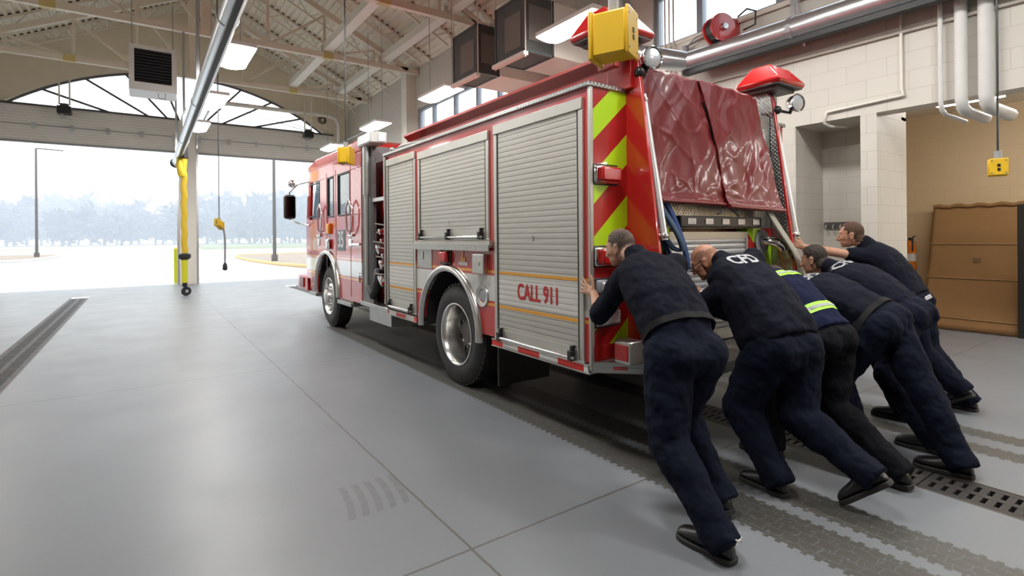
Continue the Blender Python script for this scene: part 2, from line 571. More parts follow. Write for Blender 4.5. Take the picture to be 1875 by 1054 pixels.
# fan window: frame, glass, radiating bars
GLASS, t_, b_ = nt('window_glass')
b_.inputs['Base Color'].default_value = (.96, .98, 1, 1); b_.inputs['Roughness'].default_value = .02
b_.inputs['Transmission Weight'].default_value = 1; b_.inputs['IOR'].default_value = 1.01
WF = mat('grey_window_frame', (.33, .36, .40), .4, .3)
DFR = mat('dark_bronze_frame', (.10, .09, .085), .45)
win = MB()
arc = [(AX - AR + 2 * AR * k / NSEG) for k in range(NSEG + 1)]
win.tube([(x, YF + .16, archz(x) - .02) for x in arc], .05, 6)
win.box(AX - AR, AX + AR, YF + .1, YF + .22, AZ - .02, AZ + .06)
wo = win.build('window_1', DFR)
struct(wo, 'arched fan window over the bay doors', 'window')
CZf = 4.95
for k, ang in enumerate((17, 31, 49, 70, 110, 131, 149, 163)):
    dx, dz = math.cos(R(ang)), math.sin(R(ang))
    s0 = (AZ - CZf) / dz
    s1 = s0
    while archz(AX + dx * s1) > CZf + dz * s1 and abs(dx * s1) < AR: s1 += .02
    q = MB(); q.bar((AX + dx * s0, YF + .16, AZ), (AX + dx * s1, YF + .16, CZf + dz * s1), .06, .06, (0, 1, 0))
    q.build('glazing_bar', DFR, wo)
q = MB()
q.prism([(x, YF + .165, archz(x) - .03) for x in arc] + [(AX + AR, YF + .165, AZ)], (0, .006, 0))
q.build('pane', GLASS, wo)

# clerestory windows
def clerestory(n, x, y0, y1, muls, label, side):
    f = MB()
    xo = x + (.06 if side > 0 else -.16)
    f.box(xo, xo + .1, y0, y1, CZ0, CZ0 + .05); f.box(xo, xo + .1, y0, y1, CZ1 - .06, CZ1)
    for y in (y0, y1 - .06): f.box(xo, xo + .1, y, y + .06, CZ0 + .05, CZ1 - .06)
    o = f.build('window_%d' % n, WF)
    struct(o, label, 'window')
    for y in muls:
        q = MB(); q.box(xo - .01, xo + .1, y - .05, y + .05, CZ0 + .05, CZ1 - .06); q.build('mullion', WF, o)
    q = MB(); q.box(xo + .045, xo + .052, y0 + .05, y1 - .05, CZ0 + .04, CZ1 - .05); q.build('pane', GLASS, o)
    q = MB(); q.box(x - .02 if side > 0 else x - .1, x + .1 if side > 0 else x + .02, y0, y1, CZ0 - .05, CZ0); q.build('sill', CREAM, o)
far_m = [13.55, 12.3, 11.15, 10.2, 9.3]
clerestory(2, XW, 8.4, 14.47, far_m, 'row of high windows far along the side wall', 1)
near_m = [4.8, 3.6, 2.3, 1.0, -.4, -1.8]
clerestory(3, XW, -3.2, 5.62, near_m, 'row of high windows near the hose reel', 1)
clerestory(4, XL_, 8.4, 14.47, far_m, 'unseen far high windows added to the left bay for daylight', -1)  # left windows are unseen, mirrored from the right wall to add daylight
clerestory(5, XL_, -3.2, 5.62, near_m, 'unseen near high windows added to the left bay for daylight', -1)

# ---- sectional bay doors, run up: the lower sections hang across the head of each opening
DOORM = mat('door_panel_grey_beige', (.72, .71, .67), .45, .0, .05, 2)
def bay_door(n, x0, x1, label):
    d = MB()
    pf = []
    z0, z1 = 4.47, 5.5
    k = 0
    z = z0
    y = YF - .12
    prof = [(y, z0)]
    while z < z1 - .01:                                   # shallow ribs
        prof += [(y - .012, z + .012), (y - .012, z + .05), (y, z + .062), (y, z + .085)]
        z += .085
    prof.append((y, z1)); prof.append((y + .05, z1)); prof.append((y + .05, z0))
    d.prism([(x0, a, b) for a, b in prof], (x1 - x0, 0, 0))
    o = d.build('door_%d' % n, DOORM)
    struct(o, label, 'door')
    q = MB(); q.box(x0, x1, y - .03, y + .06, z0 - .06, z0); q.build('bottom_seal', GREYP, o)
    q = MB(); q.box(x0, x1, y - .02, y + .06, 4.93, 4.96); q.build('section_joint', GREYP, o)
    q = MB(); q.box(x0, x1, y - .04, y + .06, z1, z1 + .05); q.build('top_rail', DFR, o)
    for k in range(6):
        x = x0 + .12 + (x1 - x0 - .24) * k / 5
        q = MB(); q.box(x - .05, x + .05, y - .04, y - .01, 4.83, 5.02); q.cyl((x - .06, y - .05, 4.95), (x + .06, y - .05, 4.95), .018)
        q.build('hinge', GALV, o)
    for x in (x0 + .03, x1 - .03):
        q = MB()
        q.box(x - .03, x + .03, YF - .2, YF - .13, 0, 4.6)
        q.tube([(x, YF - .17, 4.6)] + [(x, YF - .17 - .5 * (1 - math.cos(a * PI / 12)), 4.6 + .5 * math.sin(a * PI / 12)) for a in range(1, 7)] + [(x, YF - 4.0, 5.1)], .028, 8)
        q.build('track', GALV, o)
bay_door(1, -3.6, 1.02, 'ribbed overhead door run up over the left bay opening')
bay_door(2, 1.52, 6.16, 'ribbed overhead door run up over the right bay opening')

# ---- roof: ribbed deck on rafters
DECK = mat('painted_roof_deck', (.76, .70, .58), .6, 0, .04, 2)
def deck_half(mb, side):
    pitch = .15
    n = int((XW - RX + .3) / pitch)
    prof = []
    for k in range(n + 1):
        a = k * pitch
        prof += [(a, 0), (a + .06, 0), (a + .075, .045), (a + .135, .045)]
    pr = []
    for a, h in prof:
        pr.append((RX + side * a, RZ - a * SLOPE + h))
    for (xa, za), (xb, zb) in zip(pr, pr[1:]):
        mb.f(mb.vs([(xa, YB - .3, za), (xa, YF + .3, za), (xb, YF + .3, zb), (xb, YB - .3, zb)]))
mb = MB(); deck_half(mb, 1); deck_half(mb, -1)
ce = mb.build('ceiling', DECK, normals=False)
struct(ce, 'cream ribbed metal roof deck on rafters', 'ceiling')
mb = MB(); mb.prism([(XL_ - .6, YB - .3, 6.35), (RX, YB - .3, RZ + .12), (XW + .6, YB - .3, 6.35), (XW + .6, YB - .3, 6.5), (RX, YB - .3, RZ + .3), (XL_ - .6, YB - .3, 6.5)], (0, YF - YB + .6, 0))
mb.build('roof_skin', DFR, ce)
GAPSHADE = mat('painted_gap_shade', (.05, .04, .03), .9)  # dark strip colour stands in for the shade between deck ribs and rafter
raf = [20.0 - 1.62 * k for k in range(16)]
for i, y in enumerate(raf):
    for sd in (1, -1):
        a, b2 = V((RX, y, RZ - .035)), V((RX + sd * (XW - RX), y, EAVE - .035))
        if i == 0 and sd == 1:
            pass
        q = MB(); q.bar(a, b2, .075, .06)
        q.bar(a - V((0, 0, .34)), b2 - V((sd * .9, 0, .34 - .45)), .05, .04) if False else None
        for k in range(15):
            u0, u1 = k / 15, (k + 1) / 15
            p, r_ = a.lerp(b2, u0), a.lerp(b2, u1)
            dz = V((0, 0, .3))
            q.tube([p - dz if k % 2 else p, r_ if k % 2 else r_ - dz], .011, 5)
        q.bar(a - V((0, 0, .3)), b2 - V((sd * .35, 0, .3 - .175)), .05, .04)
        rf = q.build('rafter', CREAMD, ce)
        q = MB(); q.bar(a + V((0, .0, .05)), b2 + V((0, .0, .05)), .05, .05); q.build('gap_shade_strip', GAPSHADE, rf)

# ---- trusses: tie chord, verticals, diagonals
def truss(y, label):
    t = thing('roof_truss', label, 'truss', (RX, y, 6.3))
    z = 6.4
    q = MB(); q.bar((XL_ + .02, y, z), (XW - .02, y, z), .13, .15); q.build('tie_chord', CREAMD, t)
    for sd in (1, -1):
        q = MB(); q.bar((RX, y, RZ - .45), (RX + sd * (XW - RX - .35), y, EAVE - .12), .13, .15); q.build('top_chord', CREAMD, t)
    q = MB(); q.bar((RX, y, z), (RX, y, RZ - .4), .2, .2, (0, 1, 0)); q.build('king_post', CREAMD, t)
    for sd in (1, -1):
        for a in (1.35, 2.75, 4.1):
            x = RX + sd * a
            q = MB(); q.bar((x, y, z), (x, y, roofz(x) - .45), .07, .07, (0, 1, 0)); q.build('vertical', CREAMD, t)
        for a, c in ((0, 1.35), (1.35, 2.75), (2.75, 4.1)):
            q = MB(); q.bar((RX + sd * a, y, z), (RX + sd * c, y, roofz(RX + sd * c) - .45), .06, .06, (0, 1, 0)); q.build('diagonal', CREAMD, t)
    SPL = mat('dull_yellow_collar', (.6, .48, .2), .5)
    for x in (4.12, RX - 2.84):
        q = MB(); q.box(x - .13, x + .13, y - .075, y + .075, z - .085, z + .085); q.build('splice_collar', SPL, t)
for y, w in ((18.4, 'cream roof truss nearest to the arched window'), (14.4, 'cream roof truss behind the louvred unit heater'), (10.4, 'cream roof truss above the dark filter boxes'),
             (6.4, 'cream roof truss crossing above the engine body'), (2.4, 'cream roof truss above the rear of the engine')):
    truss(y, w)
nm = ('farthest', 'middle', 'nearest')
for k, (y0, y1) in enumerate(((14.5, 18.3), (10.5, 14.3), (6.5, 10.3))):
    for x, w in ((4.1, 'inner'), (5.68, 'outer')):
        q = MB(); q.box(x - .12, x + .12, y0, y1, 6.5, 6.7)
        tag(q.build('roof_beam', CREAM), '%s %s cream box beam lying on the truss chords over the engine' % (nm[k], w), 'beam')

# ---- ceiling lights
LAMP = bpy.data.materials.new('lit_diffuser'); LAMP.use_nodes = True
_t = LAMP.node_tree; _t.nodes.clear()
_e = _t.nodes.new('ShaderNodeEmission'); _e.inputs[0].default_value = (1, .975, .94, 1); _e.inputs[1].default_value = 36.
_o = _t.nodes.new('ShaderNodeOutputMaterial'); _t.links.new(_e.outputs[0], _o.inputs[0])
def ceiling_light(x, y, z, label, group=None):
    t = thing('ceiling_light', label, 'ceiling light', (x, y, z), group)
    w, l = .225, .625
    q = MB(); q.box(x - w, x + w, y - l, y + l, z + .02, z + .09); q.build('housing', WHITEP, t, bevel=.012)
    q = MB()
    rs = []
    for k in range(9):
        a = -1 + 2 * k / 8
        rs.append([(x + a * w * .98, y - l * .98, z + .02 - .035 * (1 - a * a)), (x + a * w * .98, y - l * .86, z + .015 - .06 * (1 - a * a)), (x + a * w * .98, y + l * .86, z + .015 - .06 * (1 - a * a)), (x + a * w * .98, y + l * .98, z + .02 - .035 * (1 - a * a))])
    q.rings(rs, cap=False, closed=False)
    q.build('diffuser', LAMP, t, smooth=180)
    for dy in (-.5, .5):
        q = MB(); q.cyl((x, y + dy, z + .09), (x, y + dy, roofz(x) - .1), .006, n=6); q.build('suspension_cable', GREYP, t)
for x, y, w in ((5.17, 17.7, 'small far hanging light beside the right door opener'), (5.17, 13.75, 'hanging light beside the engine cab roof'), (5.17, 9.95, 'hanging light in front of the far clerestory windows'),
                (5.12, 5.7, 'brightest hanging light beside the filter boxes'), (1.29, 9.75, 'hanging light next to the exhaust rail, largest and highest of its row'),
                (1.31, 13.1, 'hanging light next to the exhaust rail, middle of its row'), (1.26, 16.3, 'hanging light next to the exhaust rail, lowest of its row')):
    ceiling_light(x, y, 4.5, w)
for x, y in ((4.45, 2.9), (4.45, .3), (4.45, -3.6), (1.29, 5.7), (1.29, 1.7)): ceiling_light(x, y, 4.5, 'unseen hanging light added to brighten the bay, above or behind the camera', 'added unseen lights')  # lamps out of view, added to brighten the wall, engine and crew
for y in (15.5, 11.5): ceiling_light(-3.0, y, 4.5, 'hanging light over the empty left bay', 'lights over the left bay')
# strip lights of the side room
for x, y, w in ((8.87, 1.2, 'strip light of the side room beside the yellow pendant box'), (8.85, 2.2, 'strip light of the side room behind the vent pipes')):
    t = thing('strip_light', w, 'ceiling light', (x, y, 3.3))
    q = MB(); q.box(x - .06, x + .06, y - .35, y + .35, 3.25, 3.32); q.cyl((x, y, 3.32), (x, y, 3.5), .01); q.build('housing', WHITEP, t)
    q = MB(); q.box(x - .05, x + .05, y - .34, y + .34, 3.21, 3.25); q.build('tube_lens', LAMP, t)

for y in (-.6, -2.2, -3.8):  # extra lamps hidden by the lintel, added to brighten the tan wall
    t = thing('strip_light', 'unseen strip light added to brighten the side room', 'ceiling light', (9.0, y, 3.3), 'added strip lights of the side room')
    q = MB(); q.box(8.94, 9.06, y - .6, y + .6, 3.25, 3.5); q.build('housing', WHITEP, t)
    q = MB(); q.box(8.9, 9.1, y - .6, y + .6, 3.2, 3.25); q.build('tube_lens', LAMP, t)

# ---- unit heater
t = thing('unit_heater', 'white unit heater with black louvres hanging from the truss', 'heater', (.15, 13.3, 4.55))
x0, x1, y0, y1, z0, z1 = -.195, .62, 13.0, 13.75, 4.54, 5.45
q = MB(); q.box(x0, x1, y0 + .06, y1, z0, z1); q.build('cabinet', WHITEP, t, bevel=.01)
q = MB(); q.box(x0, x0 + .09, y0, y0 + .06, z0 + .16, z1 - .08); q.box(x1 - .09, x1, y0, y0 + .06, z0 + .16, z1 - .08); q.box(x0, x1, y0, y0 + .06, z1 - .08, z1); q.box(x0, x1, y0, y0 + .06, z0, z0 + .16)
q.build('front_frame', WHITEP, t)
q = MB()
for k in range(11):
    z = z0 + .18 + k * .062
    q.obox(((x0 + x1) / 2, y0 + .03, z), ((x1 - x0) / 2 - .09, 0, 0), (0, .02, -.02), (0, .002, .003))
q.box(x0 + .09, x1 - .09, y0 + .054, y0 + .059, z0 + .16, z1 - .08)
q.build('louvres', BLACK, t)
for x in (x0 + .05, x1 - .05):
    q = MB(); q.cyl((x, 13.4, z1), (x, 13.4, 6.5 if abs(x) < 9 else 6.5), .01, n=6); q.build('hanger_rod', GREYP, t)
q = MB(); q.tube([(.3, 13.05, z0 - .02), (.3, 13.05, z0 - .12), (.42, 13.05, z0 - .12), (.42, 13.1, z0)], .012, 6); q.build('gas_pipe', GREYP, t)

# ---- air filter units
MESH = mat('dark_filter_mesh', (.075, .075, .07), .6, .2, .2, 5)
MFR = mat('slate_filter_frame', (.10, .115, .12), .35, .5)
def filter_unit(x0, x1, y0, y1, z0, z1, label):
    t = thing('air_filter_unit', label, 'air filter', ((x0 + x1) / 2, (y0 + y1) / 2, z0))
    q = MB()
    e = .035
    for y in (y0, y1 - e):
        for z in (z0, z1 - e): q.box(x0, x1, y, y + e, z, z + e)
        for x in (x0, x1 - e): q.box(x, x + e, y, y + e, z0, z1)
    for x in (x0, x1 - e):
        for z in (z0, z1 - e): q.box(x, x + e, y0, y1, z, z + e)
    q.build('frame', MFR, t)
    q = MB(); q.box(x0 + .012, x1 - .012, y0 + .012, y1 - .012, z0 + .012, z1 - .012); q.build('screen', MESH, t)
    q = MB(); q.box(x0 + .005, x0 + .01, y0 + .1, y1 - .3, z0 + .1, z1 - .25); q.box(x0 + .1, x1 - .06, y0 + .004, y0 + .01, z0 + .2, z1 - .16)
    q.build('filter_panel', mat('filter_media', (.17, .15, .13), .8), t)
    q = MB(); q.box(x0 - .03, x0 + .06, y0 - .03, y1 + .05, z0 - .07, z0 - .01); q.build('support_angle', CREAM, t)
    q = MB(); q.box(x1, XW - .06, y0, y1, z0 + .02, z1); q.build('duct_body', CREAM, t, bevel=.01)
    for (x, y) in ((x0 + .02, y0 - .01), (x0 + .02, y1)):
        q = MB(); q.cyl((x, y, z0 - .1), (x, y, roofz(x) - .1), .012, n=6); q.build('hanger_rod', CREAMD, t)
filter_unit(5.0, 5.5, 8.2, 9.1, 4.5, 5.4, 'smaller dark mesh filter box on its cream duct, farther from the camera')
filter_unit(5.0, 5.62, 6.75, 7.6, 4.47, 5.4, 'larger dark mesh filter box on its cream duct, beside the bright light')

# ---- wall conduits, pipes and small wall fittings
def pipe(name, pts, r, mt, label, cat='pipe', group=None):
    return tag(MB().tube(pts, r, 10).build(name, mt, smooth=60), label, cat, group)
pipe('conduit', [(6.72, 20.9, 3.7), (6.72, 5.6, 3.72), (6.72, -4, 3.6)], .022, CREAM, 'long horizontal cream conduit along the side wall', 'conduit')
pipe('conduit', [(6.72, 2.24, 4.2), (6.72, 2.24, 3.06), (6.72, 2.22, 2.99), (6.72, 3.0, 2.96), (6.72, 3.03, 2.84), (6.8, 3.0, 2.8), (7.0, 2.9, 2.8)], .016, CREAM, 'thin stepped conduit ending above the block pier', 'conduit')
for y in (5.12, 5.2, 5.3):
    pass
for k, y in enumerate((5.36, 5.28, 5.2)):
    pipe('conduit', [(6.71, y, 6.5), (6.71, y, 3.6)], .014, CREAM, ('left', 'middle', 'right')[k] + ' thin riser conduit in front of the high window', 'conduit')
pipe('conduit', [(6.71, 5.06, 3.7), (6.71, 5.06, 4.25), (6.71, 5.0, 4.36), (6.71, 4.4, 4.42), (6.71, -3, 4.4)], .016, CREAM, 'curved conduit running under the high window sill', 'conduit')
for y, r, w in ((1.885, .022, 'thin'), (1.72, .053, 'middle'), (1.53, .063, 'thick')):
    pipe('vent_pipe', [(6.67, y, 6.4), (6.67, y, 2.84), (6.7, y, 2.76), (6.77, y - .01, 2.72), (7.25, y - .05, 2.70)], r, WHITEP, '%s white pipe dropping and turning into the side room' % w)
pipe('drain_pipe', [(2.0, 20.55, 6.2), (5.9, 20.55, 6.2), (6.15, 20.55, 6.12), (6.25, 20.55, 5.9), (6.25, 20.55, .1)], .075, CREAM, 'cream pipe turning down in the far right corner')
q = MB(); q.box(6.45, 6.75, 14.6, 14.95, 0, 6.5)
struct(q.build('wall_right_pilaster', CREAM), 'cream pilaster beside the far high windows', 'wall')
t = thing('alarm_bell', 'round dark alarm bell on the gable wall', 'bell', (5.75, YF - .05, 6.1))
MB().lathe([(.02, -.03), (.15, -.03), (.16, .04), (.11, .09), (.02, .11)], (5.75, YF - .02, 6.1), (0, -1, 0), 24).build('gong', mat('dull_bronze', (.16, .13, .09), .4, .6), t, smooth=40)
MB().lathe([(.002, 0), (.045, 0), (.045, .03), (.002, .04)], (5.75, YF - .12, 6.1), (0, -1, 0), 16).build('hub', CREAM, t)

# door openers
for x, w in ((-1.86, 'dark door opener motor over the left bay door'), (5.1, 'dark door opener motor over the right bay door')):
    t = thing('door_opener', w, 'door opener', (x, 20.45, 5.3))
    q = MB(); q.box(x - .17, x + .17, 20.3, 20.62, 5.26, 5.5); q.build('motor_case', BLACK, t, bevel=.03)
    q = MB(); q.box(x - .1, x + .1, 20.36, 20.56, 5.5, 5.58); q.build('gearbox', DFR, t, bevel=.02)
    q = MB(); q.cyl((x - .05, 20.45, 5.26), (x - .05, 20.45, 5.14), .05); q.bar((x - .18, 20.45, 5.24), (x + .16, 20.45, 5.12), .05, .03); q.build('arm', GALV, t)
    for dx in (-.12, .12):
        q = MB(); q.bar((x + dx, 20.46, 5.55), (x + dx, 20.46, roofz(x) - .3), .04, .04, (0, 1, 0)); q.build('hanger_strut', CREAMD, t)

# ---- exhaust extraction rails
def rail(p0, p1, r, label, brackets, side):
    p0, p1 = V(p0), V(p1)
    t = thing('exhaust_rail', label, 'exhaust rail', p0)
    MB().cyl(p0, p1, r, n=28).build('duct_tube', GALV, t, smooth=40)
    d = V((0, 0, 1))
    q = MB(); q.bar(p0 - d * r * 1.14, p1 - d * r * 1.14, r * (.85 if side else .5), .06); q.build('seal_strip', DARK, t)
    q = MB(); q.bar(p0 - d * r * .95, p1 - d * r * .95, r * .75, .05); q.build('trolley_track', STEEL, t)
    for y in brackets:
        u = (y - p0.y) / (p1.y - p0.y)
        c = p0.lerp(p1, u)
        q = MB()
        q.lathe([(r * 1.02, -.03), (r * 1.08, -.03), (r * 1.08, .03), (r * 1.02, .03)], c, (0, 1, 0), 20)
        if side:
            el = V((c.x, y, c.z + .5))
            q.bar(c + V((0, 0, r)), el, .05, .05, (0, 1, 0)); q.bar(el, V((XW, y, c.z + .5)), .05, .05)
            q.bar(el + V((.05, 0, 0)), V((6.73, y, c.z - .15)), .03, .03); q.box(c.x - .06, c.x + .06, y - .06, y + .06, c.z + .42, c.z + .6)
        else:
            q.bar(c + V((0, 0, r)), V((c.x, y, 6.4)), .05, .05, (0, 1, 0)); q.bar(c + V((.0, 0, r)), V((c.x + .9, y, 6.4)), .03, .03, (0, 1, 0))
        q.build('bracket', GALV, t)
    return t
tl = rail((.755, 2.5, 3.9), (.84, 18.6, 3.8), .1, 'long bright exhaust extraction tube over the empty floor left of the engine', (6.4, 10.4, 14.4, 18.3), False)
MB().cyl((.84, 18.6, 3.8), (.84, 18.63, 3.8), .15, n=24).build('end_cap', BLACK, tl)
tr_ = rail((6.45, -2.66, 3.93), (6.45, 4.8, 3.995), .138, 'big silver exhaust extraction tube bracketed to the side wall', (3.25, -.4), True)
MB().tube([(5.7, 5.28, 6.83), (5.7, 5.28, 4.33), (5.78, 5.22, 4.14), (5.97, 5.06, 4.06), (6.45, 4.75, 3.995)], [.105, .105, .14, .155, .138], 20).build('connecting_duct', GALV, tr_, smooth=50)
# hanging yellow extraction hose
YHOSE = mat('yellow_hose_fabric', (.62, .43, .02), .6, 0, .1, 10)
HX, HY = .93, 16.6
t = thing('exhaust_hose', 'yellow exhaust hose hanging from the left extraction tube, with a small wheel', 'hose', (HX, HY, .1))
q = MB()
q.tube([(HX - .09, HY + .1, 3.72), (HX - .09, HY, 3.5), (HX - .05, HY, 3.28), (HX - .02, HY, 3.2)], [.07, .09, .1, .09], 12)
q.build('balancer_horn', YHOSE, t, smooth=60)
q = MB()
pts = [(HX + .012 * math.sin(k * 1.3), HY, 3.75 - k * .1) for k in range(29)]
q.tube(pts, [.068 + .006 * (k % 2) for k in range(29)], 14)
q.build('hose_sleeve', YHOSE, t, smooth=60)
q = MB(); q.cyl((HX + .02, HY, 4.02), (HX + .02, HY, 3.68), .09); q.build('trolley', BLACK, t, bevel=.01)
q = MB(); q.lathe([(.1, 0), (.15, .05), (.15, .14), (.1, .17)], (HX, HY, .98), (0, 0, 1), 20); q.build('breakaway_cuff', BLACK, t, smooth=40)
q = MB(); q.cyl((HX, HY, .98), (HX, HY, .36), .075, .07); q.build('nozzle', LIMEP, t, smooth=60)
q = MB(); q.cyl((HX, HY, .36), (HX, HY, .25), .06); q.build('nozzle_tip', BLACK, t)
q = MB(); q.lathe([(.06, -.035), (.115, -.04), (.125, 0), (.115, .04), (.06, .035)], (HX + .03, HY, .13), (.55, -1, 0), 24); q.build('wheel', DARK, t, smooth=50)
q = MB(); q.lathe([(.005, -.03), (.06, -.03), (.06, .03), (.005, .045)], (HX + .03, HY, .13), (.55, -1, 0), 20); q.build('hub', GALV, t)

# ---- pendant electric drops
def pendant(name, x, y, z, ax, label, w=.16, h=.2, d=.15, sockets=True, cord_top=None):
    """yellow outlet box; ax = direction its socket plate faces"""
    n = V(ax).normalized(); s = V((0, 0, 1)).cross(n)
    u = V((0, 0, 1))
    t = thing(name, label, 'outlet box', (x, y, z))
    c = V((x, y, z))
    MB().obox(c, n * d / 2, s * w / 2 * .93, u * h / 2 * .93).build('box', YELLOW, t, bevel=.012)
    q = MB(); q.obox(c + n * (d / 2 + .006), n * .008, s * w / 2, u * h / 2); q.build('face_plate', YELLOW, t, bevel=.006)
    q = MB(); q.obox(c - n * (d / 2 + .006), n * .012, s * w / 2 * 1.05, u * h / 2 * 1.05); q.build('back_plate', YELLOW, t, bevel=.008)
    q = MB()
    for k in (-.012, .025): q.obox(c + n * (d / 2 + .015) - u * k, n * .002, s * .011, u * .013)
    q.build('socket', BLACK, t)
    q = MB()
    for i in (-1, 1):
        for j in (-1, 1): q.cyl(c + n * (d / 2 + .012) + s * i * w * .36 + u * j * h * .36, c + n * (d / 2 + .018) + s * i * w * .36 + u * j * h * .36, .006, n=10)
    q.build('screw', STEEL, t)
    MB().cyl(c + u * h * .45, c + u * (h * .5 + .07), .028).build('cord_grip', GREYP, t, smooth=40)
    MB().cyl(c + u * (h * .5 + .05), (x, y, cord_top or roofz(x) - .15), .009, n=8).build('cord', BLACK, t)
    return t
pendant('pendant_outlet', 2.07, 1.99, 2.565, (.39, -.92, 0), 'large yellow pendant outlet box hanging in front of the light bar of the engine', .165, .25, .19)
pendant('pendant_outlet', 2.13, 6.7, 2.55, (-.8, .6, 0), 'yellow pendant outlet box hanging beside the engine cab', .21, .21, .12)
pendant('pendant_outlet', 6.3, 1.37, 2.09, (-.9, -.3, 0), 'small yellow pendant outlet box hanging in front of the side room', .13, .15, .08, cord_top=6.7)
t = pendant('pendant_outlet', 1.37, 13.0, 1.84, (-.7, -.5, .6), 'distant yellow pendant outlet box with a hanging cord by the door post', .2, .16, .12)
MB().tube([(1.4, 13, 1.77), (1.46, 13, 1.7), (1.48, 13, 1.5), (1.475, 13, .98)], .02, 8).build('extension_cord', GREYP, t, smooth=60)
MB().lathe([(.02, 0), (.05, .02), (.045, .12), (.02, .17)], (1.475, 13, .83), (0, 0, 1), 12).build('plug', BLACK, t, smooth=40)

# ---- hose reel, hook rack, extinguisher, cardboard
t = thing('hose_reel', 'red air hose reel on the side wall under the high window', 'hose reel', (6.6, 4.25, 4.2))
q = MB(); q.lathe([(.03, -.1), (.19, -.1), (.19, -.075), (.1, -.07), (.1, .07), (.19, .075), (.19, .1), (.03, .1)], (6.45, 4.25, 4.3), (-.34, -.94, 0), 32); q.build('reel', RED, t, smooth=40)
q = MB(); q.lathe([(.1, -.068), (.165, -.065), (.165, .065), (.1, .068)], (6.45, 4.25, 4.3), (-.34, -.94, 0), 32); q.build('hose', DARK, t, smooth=40)
q = MB(); q.box(6.6, 6.745, 4.12, 4.38, 4.1, 4.45); q.build('bracket', RED, t, bevel=.005)
q = MB(); q.lathe([(.002, 0), (.05, 0), (.04, .05), (.002, .05)], (6.42, 4.16, 4.3), (-.34, -.94, 0), 16); q.build('hub', GALV, t)
q = MB(); q.tube([(6.5, 4.0, 4.4), (6.48, 3.86, 4.45), (6.48, 3.74, 4.38), (6.5, 3.76, 4.22), (6.55, 3.95, 4.22)], .012, 8); q.build('hose_loop', DARK, t, smooth=60)
q = MB(); q.tube([(6.6, 4.4, 4.4), (6.62, 4.75, 4.38), (6.68, 4.95, 4.3)], .012, 8); q.cyl((6.66, 4.95, 4.22), (6.66, 4.95, 4.32), .05); q.build('supply_line', GREYP, t)

t = thing('hook_rack', 'dark metal hook rack on the back wall of the niche', 'hook rack', (7.44, 3.2, 1.6))
q = MB(); q.box(7.43, 7.458, 3.02, 3.36, 1.58, 1.66); q.build('board', mat('dark_rack', (.1, .09, .08), .5), t)
for k in range(4):
    y = 3.06 + k * .085
    q = MB(); q.tube([(7.43, y, 1.63), (7.39, y, 1.62), (7.37, y, 1.59), (7.38, y, 1.57), (7.4, y, 1.575)], .008, 8); q.build('hook', CHROME, t, smooth=60)

t = thing('fire_extinguisher', 'orange fire extinguisher on the tan wall beside the block pier', 'fire extinguisher', (10.8, 3.5, .9))
q = MB(); q.lathe([(.005, 0), (.075, 0), (.085, .02), (.085, .42), (.06, .5), (.03, .53), (.005, .53)], (10.82, 3.5, .86), (0, 0, 1), 20); q.build('cylinder', ORANGE, t, smooth=40)
q = MB(); q.lathe([(.0865, 0), (.0865, .13)], (10.82, 3.5, 1.03), (0, 0, 1), 20, cap=False); q.build('label', WHITEP, t, smooth=60)
q = MB(); q.box(10.79, 10.85, 3.48, 3.52, 1.39, 1.43); q.bar((10.8, 3.46, 1.44), (10.75, 3.4, 1.46), .02, .015); q.tube([(10.78, 3.45, 1.42), (10.68, 3.42, 1.36), (10.68, 3.42, 1.2)], .014, 8); q.build('valve', BLACK, t)
q = MB(); q.box(10.91, 10.95, 3.46, 3.54, 1.2, 1.36); q.build('bracket', GREYP, t)

CARD = mat('brown_cardboard', (.27, .145, .055), .85, 0, .1, 3, bump=.1, bs=15)
t = thing('cardboard_sheet', 'large brown cardboard panel leaning on the tan wall', 'cardboard', (10.4, 2.6, 0))
def card(u, v):
    y = 3.16 - u * 1.14
    z = .02 + v * 1.9
    x = 10.24 + v * .55 + .02 * math.sin(u * 5) * math.sin(v * 7)
    return V((x, y, z))
q = MB(); q.grid(card, 24, 24)
o = q.build('panel', CARD, t, smooth=60, normals=False)
sm = o.modifiers.new('thickness', 'SOLIDIFY'); sm.thickness = .02
for v, th in ((.09, .006), (.41, .008), (.69, .008)):
    q = MB(); q.tube([card(u / 12, v) - V((.012, 0, 0)) for u in range(13)], th, 6); q.build('crease', mat('cardboard_crease', (.36, .22, .1), .85), t)
q = MB(); q.tube([card(u / 16, 1) + V((-.01, 0, .02 + .015 * math.sin(u * 1.7))) for u in range(17)], .03, 8); q.build('folded_edge', CARD, t, smooth=60)
q = MB(); q.obox(card(.54, .56) - V((.014, 0, 0)), (.002, 0, 0), (0, .045, 0), (.01, 0, .03)); q.build('printed_mark', mat('dark_print', (.15, .09, .04), .8), t)
q = MB(); q.box(10.2, 10.3, 1.7, 2.02, 0, 1.9)
tag(q.build('black_panel', BLACK, bevel=.01), 'black panel standing at the right edge of the cardboard sheet', 'panel')

